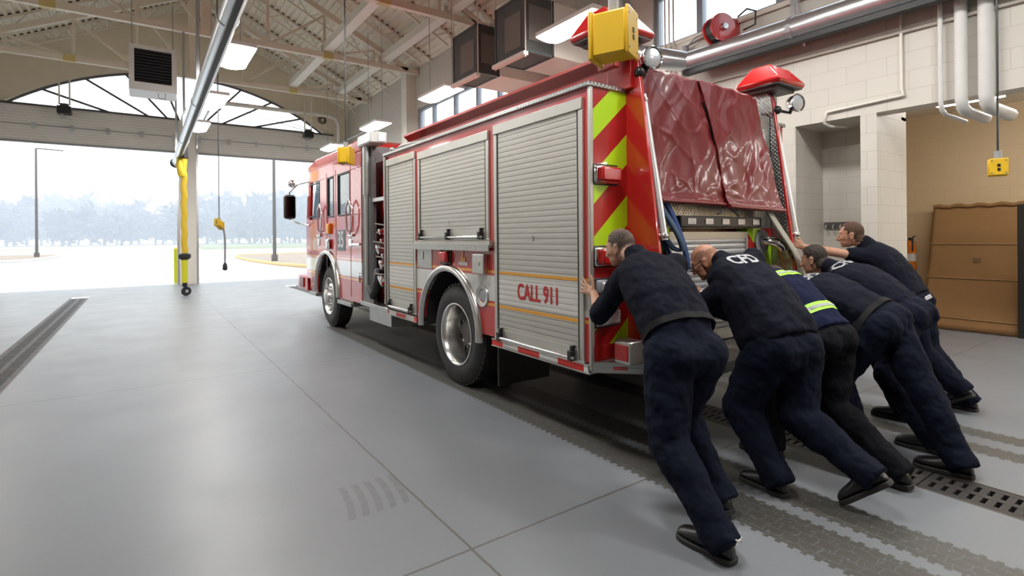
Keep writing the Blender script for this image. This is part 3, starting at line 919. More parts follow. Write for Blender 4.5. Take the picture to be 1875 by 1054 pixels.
# ================================================================ OUTSIDE
def wet_mat():
    m, t, b = nt('wet_concrete_apron')
    p = coord(t, 'World')
    t.links.new(mixc(t, noisef(t, p, .25, 5), (.46, .48, .49), (.60, .62, .63)), b.inputs['Base Color'])
    t.links.new(math_(t, 'ADD', .12, math_(t, 'MULTIPLY', noisef(t, p, .5, 4), .35)), b.inputs['Roughness'])
    return m
q = MB(); q.f(q.vs([(-120, YF + .3, -.01), (120, YF + .3, -.01), (120, 112, -.01), (-120, 112, -.01)]))
struct(q.build('pavement', wet_mat(), normals=False), 'wet pale concrete apron outside the doors', 'pavement')
FIELD = mat('winter_grass', (.22, .24, .14), .9, 0, .2, .05)
FIELDB = mat('dormant_field', (.30, .26, .18), .9, 0, .2, .05)
q = MB(); q.f(q.vs([(-420, 112, 0), (420, 112, 0), (420, 560, 0), (-420, 560, 0)]))
struct(q.build('field', FIELDB, normals=False), 'dull winter field beyond the apron', 'field')
q = MB(); q.f(q.vs([(8, 95, .01), (90, 95, .01), (110, 190, .01), (10, 190, .01)]))
struct(q.build('lawn', FIELD, normals=False), 'green grass strip beyond the right opening', 'lawn')
GRAVEL = mat('brown_mulch', (.30, .24, .19), .9, 0, .35, 3)
KERB = mat('pale_kerb', (.52, .49, .44), .7)
def island(name, pts, label, kerb):
    q = MB(); q.prism([(x, y, .0) for x, y in pts], (0, 0, .08)); o = q.build(name, GRAVEL)
    struct(o, label, 'ground')
    q = MB(); n = len(pts); q.tube([(x, y, .06) for x, y in pts] + [(pts[0][0], pts[0][1], .06)], .12, 8); q.build('kerb', kerb, o, smooth=60)
arc1 = [(-6.6 + 1.1 * math.sin(a * PI / 8) - 1.0, 62 - 11 * math.cos(a * PI / 8)) for a in range(0, 9)]
island('ground_left_island', [(-30, 44)] + arc1 + [(-30, 78)], 'mulched island around the left lamp post', KERB)
arc2 = [(7.6 - 1.5 * math.sin(a * PI / 8), 41 - 13 * math.cos(a * PI / 8)) for a in range(0, 9)]
island('ground_right_island', [(30, 22.5)] + [(9, 23.5)] + arc2 + [(30, 60)], 'mulched island around the right lamp post', mat('straw_wattle', (.55, .38, .18), .9))

def lamp_post(x, y, h, arm, label):
    t = thing('lamp_post', label, 'street lamp', (x, y, 0))
    MB().cyl((x, y, 0), (x, y, h), .12, .08).build('pole', DFR, t, smooth=60)
    MB().cyl((x, y, 0), (x, y, .5), .2, .2).build('base', DFR, t)
    q = MB(); q.bar((x, y, h), (x + arm, y + .3, h - .02), .14, .1); q.build('lamp_head', DFR, t, bevel=.02)
lamp_post(-7.8, 63.7, 9.9, 1.9, 'tall dark lamp post on the island outside the left door')
lamp_post(7.06, 37, 8.6, 1.6, 'dark lamp post on the island outside the right door, beside the engine cab')
q = MB(); q.cyl((.99, 22.0, 0), (.99, 22.0, 1.15), .09, n=16); q.sph((.99, 22.0, 1.15), .09)
tag(q.build('bollard', LIMEP, smooth=50), 'lime yellow bollard just outside the door post', 'bollard')

# bare trees in the mist
TREE = mat('bare_winter_twigs', (.10, .09, .11), .9, 0, .2, .3)
def tree_mesh(seed, h):
    rnd = random.Random(seed)
    q = MB()
    q.tube([(0, 0, 0), (0, 0, h * .3), (rnd.uniform(-.4, .4), 0, h * .62)], [.35, .28, .1], 6)
    for k in range(34):
        a = rnd.uniform(0, 2 * PI); z0 = h * rnd.uniform(.03, .55)
        L = h * rnd.uniform(.25, .5)
        e = V((math.cos(a) * L * .75, math.sin(a) * L * .75, z0 + L * rnd.uniform(.5, .9)))
        q.tube([(0, 0, z0), e * .5 + V((0, 0, z0 * .5)), e], [.12, .08, .02], 4)
        for j in range(16):
            s = V((0, 0, z0)).lerp(e, rnd.uniform(.3, 1))
            d = V((rnd.gauss(0, 1), rnd.gauss(0, 1), rnd.gauss(.5, .8))) * h * .09
            w = V((rnd.gauss(0, 1), rnd.gauss(0, 1), rnd.gauss(0, 1))) * .45
            q.f(q.vs([s, s + d * .5 + w, s + d, s + d * .5 - w]))
    return q
trees = []
for k in range(4):
    o = tree_mesh(k, (15, 13, 17, 11)[k]).build('bare_tree', TREE, normals=False)
    trees.append(o)
rnd = random.Random(3)
N_T = 64
for i in range(N_T):
    ang = -16 + 44 * i / (N_T - 1) + rnd.uniform(-.3, .3)
    dist = rnd.uniform(195, 255)
    o = trees[i] if i < 4 else trees[i % 4].copy()
    if i >= 4: COL.objects.link(o)
    s_ = rnd.uniform(.75, 1.15) * (1.25 if ang > 3 else 1) * dist / 225
    o.location = (dist * math.sin(R(ang)), dist * math.cos(R(ang)), 0)
    o.rotation_euler = (0, 0, rnd.uniform(0, 6)); o.scale = (s_ * 1.25, s_ * 1.25, s_)
    tag(o, 'bare winter tree in the misty line beyond the field', 'tree', 'trees in the mist')
# the mist itself
FOG = bpy.data.materials.new('mist'); FOG.use_nodes = True
_t = FOG.node_tree; _t.nodes.clear()
_v = _t.nodes.new('ShaderNodeVolumeScatter'); _v.inputs['Color'].default_value = (.74, .82, 1, 1); _v.inputs['Density'].default_value = .0065; _v.inputs['Anisotropy'].default_value = .0
_o = _t.nodes.new('ShaderNodeOutputMaterial'); _t.links.new(_v.outputs[0], _o.inputs['Volume'])
q = MB(); q.box(-330, 330, 75, 290, -1, 45)
tag(q.build('mist', FOG), 'pale mist hanging over the field and the tree line', 'mist', kind='stuff')
# ================================================================ THE FIRE ENGINE
TX, TY = 3.91, 7.0
TL, TR = 2.6, 5.22
CHEV = chevron_mat(0.)
eng = thing('fire_engine', 'red fire engine with roll-up side shutters and lime chevron rear', 'fire engine', (TX, TY, 0))
def P_(mb, name, mt, par=None, split=False, **k):
    o = mb.build(name, mt, par or eng, **k)
    if split: split_islands(o)
    return o
RY = 2.745

# ---- rear body: side shell with the wheel arch cut out
def arc_pts(cy, cz, r, a0, a1, n): return [(cy + r * math.cos(R(a0 + (a1 - a0) * k / n)), cz + r * math.sin(R(a0 + (a1 - a0) * k / n))) for k in range(n + 1)]
WY, WZ = 4.865, .56
prof = [(RY, .6), (RY, 2.58), (6.56, 2.58), (6.56, .6), (WY + .6, .6)] + arc_pts(WY, WZ, .6, 4, 176, 20) + [(WY - .6, .6)]
q = MB(); q.prism([(TL, y, z) for y, z in prof], (.36, 0, 0)); q.prism([(TR - .36, y, z) for y, z in prof], (.36, 0, 0))
body = P_(q, 'body', BODYRED, bevel=.006)
q = MB(); q.box(TL + .36, TR - .36, RY + .02, 6.55, .75, 2.5)
P_(q, 'body_core', DRED)
q = MB(); q.box(TL + .45, TR - .45, 3.0, 11.2, .45, .75); q.box(3.3, 4.5, 4.2, 5.5, .35, .75)
for y in (4.75, 9.25): q.cyl((TL + .3, y, .5), (TR - .3, y, .5), .09)
P_(q, 'chassis', UNDER, split=True)
q = MB()   # wheel wells
q.rings([[(TL + .03, y, z), (TL + .75, y, z)] for y, z in arc_pts(WY, WZ, .598, -4, 184, 20)], cap=False, closed=False)
q.rings([[(TR - .03, y, z), (TR - .75, y, z)] for y, z in arc_pts(WY, WZ, .598, -4, 184, 20)], cap=False, closed=False)
q.box(TL + .72, TL + .76, WY - .62, WY + .62, .5, 1.17); q.box(TR - .76, TR - .72, WY - .62, WY + .62, .5, 1.17)
P_(q, 'wheel_well', UNDER, split=True)
# chrome fenders (rear and front)
def fender(cy, cz, r, x, sx, name='fender', a0=-4, a1=184):
    q = MB()
    n = 28
    rs = []
    for k in range(n + 1):
        a = R(a0 + (a1 - a0) * k / n)
        dy, dz = math.cos(a), math.sin(a)
        ring = []
        for (u, w) in ((0, 0), (-.035, .006), (-.05, .03), (-.045, .06), (-.02, .08), (.005, .082), (.005, 0)):
            ring.append((x + sx * u, cy + dy * (r + w), cz + dz * (r + w)))
        rs.append(ring)
    q.rings(rs)
    return P_(q, name, STEELP, smooth=50)
STEELP = mat('polished_fender_steel', (.62, .61, .59), .22, 1, .12, 9)
fender(WY, WZ, .585, TL, 1); fender(WY, WZ, .585, TR, -1)

# roller shutters: slatted doors in aluminium frames
def shutter(x, sx, y0, y1, z0, z1, num, led=True):
    x = x - sx * .014
    xo = x - sx * .003
    f = MB()
    e = .045
    f.box(xo, x + sx * .03, y0, y0 + e, z0 + .02, z1 - .085); f.box(xo, x + sx * .03, y1 - e, y1, z0 + .02, z1 - .085)
    f.box(xo - sx * .006, x + sx * .03, y0, y1, z1 - .085, z1)
    f.box(xo, x + sx * .03, y0, y1, z0, z0 + .02)
    fo = P_(f, 'shutter_frame', ALU, bevel=.004)
    s = MB()
    zz0, zz1 = z0 + .1, z1 - .08
    n = max(1, int(round((zz1 - zz0) / .0445)))
    h = (zz1 - zz0) / n
    pf = []
    for k in range(n):
        z = zz0 + k * h
        pf += [(.006, z), (.0008, z + .0022), (0, z + h * .5), (.0008, z + h - .0018), (.006, z + h)]
    pf += [(.03, zz1), (.03, zz0)]
    s.prism([(x + sx * (a + .004), y0 + .04, z) for a, z in pf], (0, y1 - y0 - .08, 0))
    so = P_(s, 'shutter', SHUT)
    b = MB(); b.box(x - sx * .006, x + sx * .03, y0 + .05, y1 - .05, z0 + .02, z0 + .105)
    b.build('bottom_rail', ALU, so)
    b = MB(); b.box(x + sx * .0, x + sx * .02, y0 + e + .001, y0 + e + .016, z0 + .02, z1 - .085); b.box(x, x + sx * .02, y1 - e - .016, y1 - e - .001, z0 + .02, z1 - .085)
    b.build('guide_seal', DARK, so)
    b = MB(); b.cyl((x - sx * .035, y0 + .08, z0 + .035), (x - sx * .035, y1 - .08, z0 + .035), .0135)
    b.build('lift_bar', CHROME, so, smooth=60)
    for y in ([y0 + .11, (y0 + y1) / 2, y1 - .11] if y1 - y0 > 1.4 else [y0 + .11, y1 - .11]):
        b = MB()
        b.box(x - sx * .05, x + sx * .01, y - .022, y + .022, z0 + .01, z0 + .085)
        b.box(x - sx * .03, x + sx * .01, y - .015, y + .015, z0 + .085, z0 + .12)
        b.build('latch', BLACK, so, bevel=.005)
    if num:
        text_obj(num, .05, (x - sx * .004, (y0 + y1) / 2, z0 + (.9 if z1 - z0 > 1.5 else .18)), (0, -sx, 0), (0, 0, 1), BLACK, 'shutter_number', so)
    return so
s3 = shutter(TL, 1, 2.80, 3.965, .585, 2.5, '3')
shutter(TL, 1, 4.055, 5.555, 1.47, 2.475, '1')
shutter(TL, 1, 5.63, 6.5, .61, 2.505, None)
for y0, y1, z0, z1 in ((2.775, 3.975, .585, 2.5), (4.035, 5.575, 1.47, 2.475), (5.63, 6.5, .61, 2.505)): shutter(TR, -1, y0, y1, z0, z1, None)
REDTXT = mat('red_vinyl_letters', (.42, .02, .02), .4)
text_obj('CALL 911', .185, (TL - .0104, 3.345, 1.037), (0, -1, 0), (0, 0, 1), REDTXT, 'lettering', eng, .72, th=.0009, bold=.03)

# trim, ledge, reflective strip, corner mouldings
q = MB(); q.box(TL - .025, TL + .36, RY - .02, 6.6, 2.565, 2.6); q.box(TR - .36, TR + .025, RY - .02, 6.6, 2.565, 2.6)
P_(q, 'top_edge_plate', DIAMOND, split=True, bevel=.006)
q = MB(); q.box(TL - .05, TL + .02, 4.0, 5.62, 1.405, 1.43); q.box(TL - .056, TL - .0505, 4.0, 5.62, 1.375, 1.432)
P_(q, 'ledge_plate', DIAMOND, split=True)
q = MB(); q.box(TL - .045, TL + .006, 4.0, 5.6, 1.43, 1.468); P_(q, 'sill_plate', ALU)
q = MB()
for y0, y1 in ((RY + .02, 4.02), (5.62, 6.5)): q.box(TL - .012, TL + .02, y0, y1, .53, .585)
P_(q, 'reflective_strip', TAPE, split=True)
q = MB()
for y0, y1 in ((RY, 4.02), (5.62, 6.52)):
    q.box(TL - .018, TL + .3, y0, y1, .522, .532); q.box(TL - .018, TL + .02, y0, y1, .582, .59)
P_(q, 'strip_channel', ALU, split=True)
q = MB(); q.box(TL - .008, TL + .03, RY - .012, RY + .012, .55, 2.57)
P_(q, 'corner_moulding', ALU, bevel=.006)
q = MB(); q.cyl((TL - .02, 6.53, .65), (TL - .02, 6.53, 2.55), .018); q.cyl((TL - .0, 6.6, 1.9), (TL - .0, 6.6, 2.6), .014)
P_(q, 'edge_rail', STEEL, split=True, smooth=60)

# fittings over the wheel arch
q = MB(); q.box(TL - .006, TL + .01, 5.235, 5.6, 1.165, 1.38); pn = P_(q, 'tread_access_panel', DIAMOND)
q = MB(); q.box(TL - .012, TL, 5.44, 5.46, 1.26, 1.35); q.build('slot_handle', ALU, pn)
q = MB(); q.box(TL - .015, TL + .01, 4.79, 5.03, 1.225, 1.375); mk = P_(q, 'side_marker_light', BLACK, bevel=.008)
q = MB(); q.box(TL - .06, TL - .01, 4.82, 5.01, 1.24, 1.36); q.build('lens', REDLENS, mk, bevel=.02)
q = MB(); q.box(TL - .05, TL + .01, 4.1, 4.3, 1.165, 1.345); kp = P_(q, 'steel_lock_box', STEEL, bevel=.006)
q = MB(); q.box(TL - .056, TL - .05, 4.17, 4.23, 1.24, 1.27); q.build('lock_plate', ALU, kp)
q = MB(); q.box(TL - .004, TL + .004, 4.46, 4.64, 1.225, 1.26); em = P_(q, 'emblem', mat('emblem_silver', (.5, .5, .52), .4, .5))
q = MB(); q.prism([(TL - .006, 4.6, 1.26), (TL - .006, 4.5, 1.26), (TL - .006, 4.51, 1.31), (TL - .006, 4.545, 1.29), (TL - .006, 4.54, 1.37), (TL - .006, 4.575, 1.31), (TL - .006, 4.6, 1.3)], (.008, 0, 0)); q.build('flame', AMBER, em)
q = MB(); q.lathe([(.002, .035), (.06, .035), (.065, -.005), (.1, -.012), (.105, .0), (.105, .012), (.002, .012)], (TL - .004, 4.19, .955), (1, 0, 0), 28); fl = P_(q, 'fuel_filler_ring', STEEL, smooth=40)
q = MB(); q.lathe([(.002, -.02), (.05, -.02), (.055, .03), (.002, .03)], (TL + .01, 4.17, .955), (1, 0, 0), 20); q.build('fuel_cap', GREYP, fl, smooth=40)

# ---- upper hosebed side with rolled lip
UX = 2.97
q = MB()
pf = [(0, 2.59), (0, 2.8), (-.075, 2.86), (-.075, 2.885), (.03, 2.885), (.03, 2.59)]
q.prism([(UX + a, 2.9, z) for a, z in pf], (0, 3.75, 0)); q.prism([(2 * TX - UX - a, 2.9, z) for a, z in pf], (0, 3.75, 0))
P_(q, 'hosebed_side', RED, split=True)
q = MB(); q.box(UX - .03, UX + .03, 2.66, 2.9, 2.59, 2.86); q.box(2 * TX - UX - .03, 2 * TX - UX + .03, 2.66, 2.9, 2.59, 2.86)
q.box(UX + .03, 2 * TX - UX - .03, 2.95, 6.6, 2.5, 2.7)
P_(q, 'hosebed_end', RED, split=True, bevel=.005)
q = MB(); q.box(TL + .2, TR - .2, 6.6, 6.7, 2.45, 2.62); q.tube([(TL + .12, 6.62, 2.62), (TL + .12, 6.3, 2.68), (TL + .25, 5.9, 2.7)], .02, 8)
q.sph((TL + .06, 6.45, 2.64), .04)
P_(q, 'front_grab', STEEL, smooth=60)

# ---- rear end: chevron compartments, raked fins, centre shutter
q = MB(); q.box(TL + .02, 2.99, RY - .006, RY + .01, .72, 2.57); q.box(4.83, TR - .02, RY - .006, RY + .01, .72, 2.57)
P_(q, 'chevron_panel', CHEV, split=True)
CYP = 2.645
q = MB(); q.box(3.02, 3.33, CYP - .006, CYP + .1, .62, 1.56); q.box(4.405, 4.80, CYP - .006, CYP + .1, .62, 1.56)
P_(q, 'rear_chevron_panel', CHEV, split=True)
q = MB(); q.box(3.02, 4.80, CYP, CYP + .1, 1.56, 2.6); q.box(3.33, 4.405, CYP, CYP + .08, .62, .72)
P_(q, 'rear_tread_plate', DIAMOND)
q = MB(); q.box(TL + .02, 2.99, RY - .012, RY + .01, .6, .72); q.box(4.83, TR - .02, RY - .012, RY + .01, .6, .72); P_(q, 'rear_kick_panel', RED, split=True)
fin = [(RY + .05, .6), (2.35, .6), (2.45, 1.43), (2.62, 2.78), (2.66, 2.83), (RY + .05, 2.86)]
q = MB()
for x in (2.975, 4.815): q.prism([(x, y, z) for y, z in fin], (.03, 0, 0))
P_(q, 'rear_fin', RED, split=True, bevel=.004)
q = MB()
for x0 in (3.006, 4.808): q.prism([(x0, y + .018, z) for y, z in fin], (.006, 0, 0))
P_(q, 'fin_liner', DIAMOND, split=True)
# centre shutter seen from behind
f = MB()
for x0, x1 in ((3.33, 3.36), (4.375, 4.405)): f.box(x0, x1, CYP - .012, CYP + .03, .7, 1.47)
f.box(3.33, 4.405, CYP - .012, CYP + .03, 1.47, 1.53)
P_(f, 'rear_shutter_frame', ALU)
pf = []
z = .72
while z < 1.46:
    pf += [(.012, z), (.002, z + .006), (0, z + .022), (.002, z + .04), (.012, z + .0445)]; z += .0445
pf += [(.03, z), (.03, .72)]
s = MB(); s.prism([(3.36, CYP + a - .004, zz) for a, zz in pf], (1.015, 0, 0))
rs_ = P_(s, 'rear_shutter', mat('plain_shutter_aluminium', (.52, .54, .57), .42, .6))
q = MB(); q.cyl((3.42, CYP - .04, 1.05), (3.9, CYP - .04, 1.05), .014); q.build('lift_bar', CHROME, rs_, smooth=60)
# traffic advisor bar
q = MB(); q.box(3.37, 4.5, CYP - .09, CYP - .01, 1.565, 1.655); ta = P_(q, 'traffic_light_bar', BLACK, bevel=.008)
for k in range(5):
    x = 3.5 + k * .225
    q = MB(); q.box(x - .05, x + .05, CYP - .095, CYP - .088, 1.59, 1.635); q.build('led_module', CLEAR, ta)
# chrome discharge elbow
q = MB(); q.lathe([(.002, 0), (.11, 0), (.11, .02), (.05, .02), (.05, .04)], (4.62, CYP - .005, 1.44), (0, -1, 0), 24); fl = P_(q, 'discharge_flange', GREYP, smooth=40)
q = MB(); q.tube([(4.62, CYP, 1.44), (4.62, CYP - .08, 1.445), (4.65, CYP - .13, 1.435), (4.69, CYP - .16, 1.40), (4.715, CYP - .165, 1.35)], [.04, .04, .042, .04, .037], 16); q.build('elbow', CHROME, fl, smooth=60)
q = MB(); q.cyl((4.712, CYP - .164, 1.36), (4.735, CYP - .17, 1.29), .049, n=10); q.build('coupling', mat('worn_brass', (.3, .25, .13), .4, .8), fl, smooth=30)
# tail lamps on the left chevron panel and mirrored right ones
def tail(zc, w, h, d, lens, bez, name, x=2.745, bx=.03):
    for xx in (x, 2 * TX - x):
        q = MB(); q.box(xx - w / 2, xx + w / 2, RY - .035, RY, zc - h / 2, zc + h / 2); o = P_(q, name, bez, bevel=.015)
        q = MB(); q.box(xx - w / 2 + bx, xx + w / 2 - bx * .4, RY - .035 - d, RY - .02, zc - h / 2 + .014, zc + h / 2 - .014); q.build('lens', lens, o, bevel=.014)
        q = MB(); q.box(xx - w / 2 - .012, xx + w / 2 + .012, RY - .012, RY, zc - h / 2 - .012, zc + h / 2 + .012); q.build('gasket', BLACK, o, bevel=.012)
tail(1.945, .235, .13, .045, REDLENS, CHROME, 'warning_light')
tail(1.355, .235, .135, .045, REDLENS, CHROME, 'brake_light')
tail(1.14, .21, .1, .02, CLEAR, GREYP, 'rear_marker_light')
tail(.92, .22, .13, .03, CLEAR, GREYP, 'reversing_light')

# tailboard: angled step with tread plate
bd = [(TL, RY), (2.89, 2.455), (3.28, 2.17), (2 * TX - 3.28, 2.17), (2 * TX - 2.89, 2.455), (TR, RY)]
q = MB(); q.prism([(x, y, .535) for x, y in bd], (0, 0, .07)); st = P_(q, 'tailboard', DIAMOND)
q = MB(); q.prism([(x, y + .004, .604) for x, y in bd], (0, 0, .006)); q.build('tread_surface', DIAMOND, st)
q = MB()
d = (V((2.89, 2.455, 0)) - V((TL, RY, 0))).normalized(); nn = V((-d.y, d.x, 0)) * -1
c = V((2.745, 2.6, .572)); q.obox(c + nn * .001, d * .05, nn * .004, (0, 0, .012)); q.build('slot', REDLENS, st)
q = MB(); q.box(2.71, 2.86, 2.48, 2.63, .612, .775); rb = P_(q, 'tailboard_lamp_housing', STEEL, bevel=.012)
q = MB(); q.box(2.70, 2.712, 2.495, 2.615, .64, .75); q.build('lens', REDLENS, rb, bevel=.004)

# grab rails
ALUB = mat('knurled_aluminium', (.75, .75, .75), .35, .7, .05, 20)
for x, xf in ((3.035, 3.0), (4.875, 4.84)):
    q = MB(); q.cyl((x, 2.625, 2.54), (x, 2.44, 1.47), .023, n=14); gr = P_(q, 'grab_rail', ALUB, smooth=60)
    for y, z, yy in ((2.62, 2.5, 2.66), (2.445, 1.5, 2.5)):
        q = MB()
        q.cyl((x, y, z), (xf, yy, z), .015); q.box(xf - .005, xf + .014, yy - .035, yy + .03, z - .055, z + .055); q.sph((x, y, z), .032)
        q.build('bracket', CHROME, gr, smooth=40)

# vinyl hosebed cover, two overlapping wrinkled flaps
VIN, t_, b_ = nt('maroon_vinyl')
c_ = coord(t_)
t_.links.new(mixc(t_, noisef(t_, c_, 3), (.115, .007, .009), (.175, .013, .015)), b_.inputs['Base Color'])
b_.inputs['Roughness'].default_value = .42
b_.inputs['Specular IOR Level'].default_value = .3
b_.inputs['Coat Weight'].default_value = .3; b_.inputs['Coat Roughness'].default_value = .12
bumpn(t_, b_, math_(t_, 'ADD', noisef(t_, c_, 7, 3), math_(t_, 'MULTIPLY', noisef(t_, c_, 140, 2), .06)), .11, .03)
def flap(u0t, u1t, u0b, u1b, ph, dy, zt0, zt1, zb0, zb1):
    def fn(u, v):
        x = (u0t + (u1t - u0t) * u) * (1 - v) + (u0b + (u1b - u0b) * u) * v
        z = (zt0 + (zt1 - zt0) * u) * (1 - v) + (zb0 + (zb1 - zb0) * u) * v
        y = 2.66 * (1 - v) + 2.545 * v + dy
        nz = mnoise.noise(V((x * 2.3 + ph, z * 1.1, ph)))
        n2 = mnoise.noise(V((x * 7 + z * 2.5 + ph, z * 1.7, 3 + ph)))
        rid = abs(mnoise.noise(V((x * 4.2 - z * 1.6, z * 1.2 + x * .8, ph + 9))))
        cre = max(0, .12 - abs(mnoise.noise(V((x * 3.1 + z * 1.9, z * 2.2 - x, ph + 4))))) * .05 + max(0, .1 - abs(mnoise.noise(V((x * 5 - z * 3, z * 3.2, ph + 14))))) * .05
        y += .045 * nz + .018 * n2 + .03 * rid - .012 - cre
        z += .005 * (1 - v) ** 8 * math.sin(x * 26)
        if v > .93: y += .012 * math.sin((v - .93) / .07 * PI) * -1
        return V((x, y, z))
    return fn
for nm_, fn in (('left_flap', flap(3.01, 3.70, 3.09, 3.95, 0, 0, 2.77, 2.76, 1.745, 1.735)), ('right_flap', flap(3.72, 4.55, 3.91, 4.76, 5, -.03, 2.765, 2.73, 1.72, 1.70))):
    q = MB(); q.grid(fn, 64, 64); o = P_(q, 'cover_' + nm_, VIN, smooth=180, normals=False)
    sm = o.modifiers.new('t', 'SOLIDIFY'); sm.thickness = .006
    q = MB(); q.tube([fn(k / 20, .985) + V((0, -.012, 0)) for k in range(21)], .018, 8); q.build('weighted_hem', VIN, o, smooth=60)
q = MB()
def topc(u, v):
    x = 3.01 + 1.56 * u
    return V((x, 2.66 + .0 + v * 3.9, 2.765 + .05 * math.sin(v * 2.2) + .012 * mnoise.noise(V((x * 3, v * 9, 1)))))
q.grid(topc, 16, 30); o = P_(q, 'cover_top', VIN, smooth=180, normals=False)
sm = o.modifiers.new('t', 'SOLIDIFY'); sm.thickness = .008
q = MB(); q.tube([(3.9, 2.54, 1.74), (3.85, 2.53, 1.69), (3.8, 2.53, 1.67)], .008, 6); q.tube([(3.98, 2.53, 1.72), (4.05, 2.52, 1.68), (4.08, 2.52, 1.66)], .008, 6); P_(q, 'cover_strap', BLACK, split=True)

# corner light bars and work lights
def corner_bar(x, y, z, w):
    a, b = .225, .21
    q = MB(); q.box(x - .03, x + .03, y - .05, y + .12, z - .2, z - .05); ob = P_(q, 'light_bar_mount', w, bevel=.006)
    q = MB(); q.box(x - a * .7, x + a * .7, y - b * .7, y + b * .7, z - .045, z - .015); q.box(x - a * .93, x + a * .93, y - b * .93, y + b * .93, z - .015, z + .006); q.build('lower_tier', DGREY, ob, bevel=.004)
    q = MB()
    q.rings([[(x - a * k, y - b * m, z + h), (x + a * k, y - b * m, z + h), (x + a * k, y + b * m, z + h), (x - a * k, y + b * m, z + h)] for k, m, h in ((.96, .96, -.006), (1.04, 1.04, .03), (.72, .42, .19))])
    q.build('red_dome', REDLENS, ob, bevel=.012)
DGREY = mat('dark_grey_plastic', (.13, .12, .12), .45)
corner_bar(2.84, 2.75, 2.935, RED); corner_bar(4.88, 2.68, 2.875, STEEL)
def work_light(p, ax, arm):
    p, ax = V(p), V(ax).normalized()
    q = MB(); q.lathe([(.03, -.09), (.06, -.075), (.078, -.03), (.082, 0), (.086, .01), (.08, .018), (.074, .012)], p, ax, 24, cap=False); o = P_(q, 'work_light', CHROME, smooth=50)
    q = MB(); q.lathe([(.001, -.05), (.045, -.03), (.073, .006), (.06, .013), (.001, .016)], p, ax, 24); q.build('lens', CLEAR, o, smooth=50)
    q = MB(); q.tube([p - ax * .06, p - ax * .08 + V((0, 0, -.08)), V(arm)], .016, 8); q.sph(arm, .04); q.build('swivel_arm', BLACK, o, smooth=50)
work_light((3.06, 2.56, 2.8), (-.25, -1, -.05), (2.99, 2.62, 2.7))
work_light((5.02, 2.5, 2.73), (-.25, -1, -.05), (4.85, 2.6, 2.66))

DIAM2 = DIAMOND.copy(); DIAM2.name = 'worn_diamond_plate'; DIAM2.node_tree.nodes['Principled BSDF'].inputs['Roughness'].default_value = .5; DIAM2.node_tree.nodes['Principled BSDF'].inputs['Metallic'].default_value = .6
for n_ in DIAM2.node_tree.nodes:
    if n_.bl_idname == 'ShaderNodeMix': n_.inputs[6].default_value = (.14, .14, .14, 1); n_.inputs[7].default_value = (.24, .24, .235, 1)
# ---- pump bay between body and cab
q = MB(); q.box(TL + .2, TR - .2, 6.5, 7.55, .55, 2.6); P_(q, 'pump_panel', RED, bevel=.005)
q = MB(); q.box(TL + .01, TL + .06, 7.06, 7.48, .56, 2.84); q.box(TL + .01, TL + .5, 7.44, 7.5, .56, 2.84); P_(q, 'tread_column', DIAM2, split=True)
q = MB(); q.box(TL - .02, TR + .02, 6.48, 7.52, .545, .6); rbd = P_(q, 'running_board', DIAMOND, bevel=.005)
q = MB(); q.box(TL + .02, TL + .4, 6.46, 7.25, .35, .54); P_(q, 'battery_box', DIAMOND, bevel=.006)
q = MB()
q.cyl((TL - .03, 7.18, .85), (TL - .03, 7.18, 2.1), .032); q.cyl((TL - .03, 7.18, 2.1), (TL - .03, 7.18, 2.16), .05); q.cyl((TL - .02, 7.2, 2.1), (TL - .02, 7.2, 2.8), .055)
P_(q, 'suction_pole', STEEL, smooth=50)
q = MB(); q.box(TL - .1, TL + .12, 6.8, 7.35, 2.78, 2.93); fl = P_(q, 'scene_flood_light', WHITEP, bevel=.012)
q = MB(); q.box(TL - .0, TL + .1, 6.79, 6.802, 2.8, 2.91); q.box(TL - .106, TL - .1, 6.84, 7.31, 2.8, 2.91); q.build('lens', CLEAR, fl)
q = MB(); q.cyl((TL + .02, 7.2, 2.6), (TL + .02, 7.2, 2.8), .03); q.tube([(TL, 7.15, 2.93), (TL + .04, 7.05, 2.99), (TL + .1, 6.95, 2.94)], .012, 6); q.build('bracket', STEEL, fl)
q = MB(); q.box(TL + .0, TL + .22, 6.55, 7.05, 2.0, 2.05); P_(q, 'shelf', STEEL)
q = MB(); q.box(TL + .16, TL + .22, 6.6, 7.0, .62, .9); P_(q, 'pump_recess', UNDER)
for k, (y, z, r) in enumerate(((6.78, 1.62, .035), (6.72, 1.5, .025), (6.86, 1.38, .06), (6.75, 1.18, .055), (6.78, .95, .075), (6.68, 1.3, .03))):
    q = MB(); q.cyl((TL + .22, y, z), (TL + .05, y, z - .02), r * .8); q.lathe([(r * .8, 0), (r * 1.2, 0), (r * 1.2, .06), (r * .7, .07)], (TL + .05, y, z - .02), (-1, .1, -.25), 14)
    q.bar((TL + .12, y, z + .05), (TL - .03, y + .1, z + .08), .02, .02)
    P_(q, 'discharge_valve', CHROME, smooth=40)
q = MB(); q.tube([(TL + .1, 7.1, .9), (TL - .02, 7.12, .8), (TL - .02, 7.0, .72), (TL - .02, 6.9, .8), (TL + .02, 6.92, 1.05), (TL + .3, 6.95, 1.1)], .055, 12); P_(q, 'suction_hose', DARK, smooth=60)
q = MB(); q.tube([(TL + .2 + .13 * math.cos(a * .7), 6.75 + .16 * math.sin(a * .7), .615 + a * .004) for a in range(18)], .018, 6); P_(q, 'rope_coil', mat('tan_rope', (.5, .36, .12), .8), smooth=60)

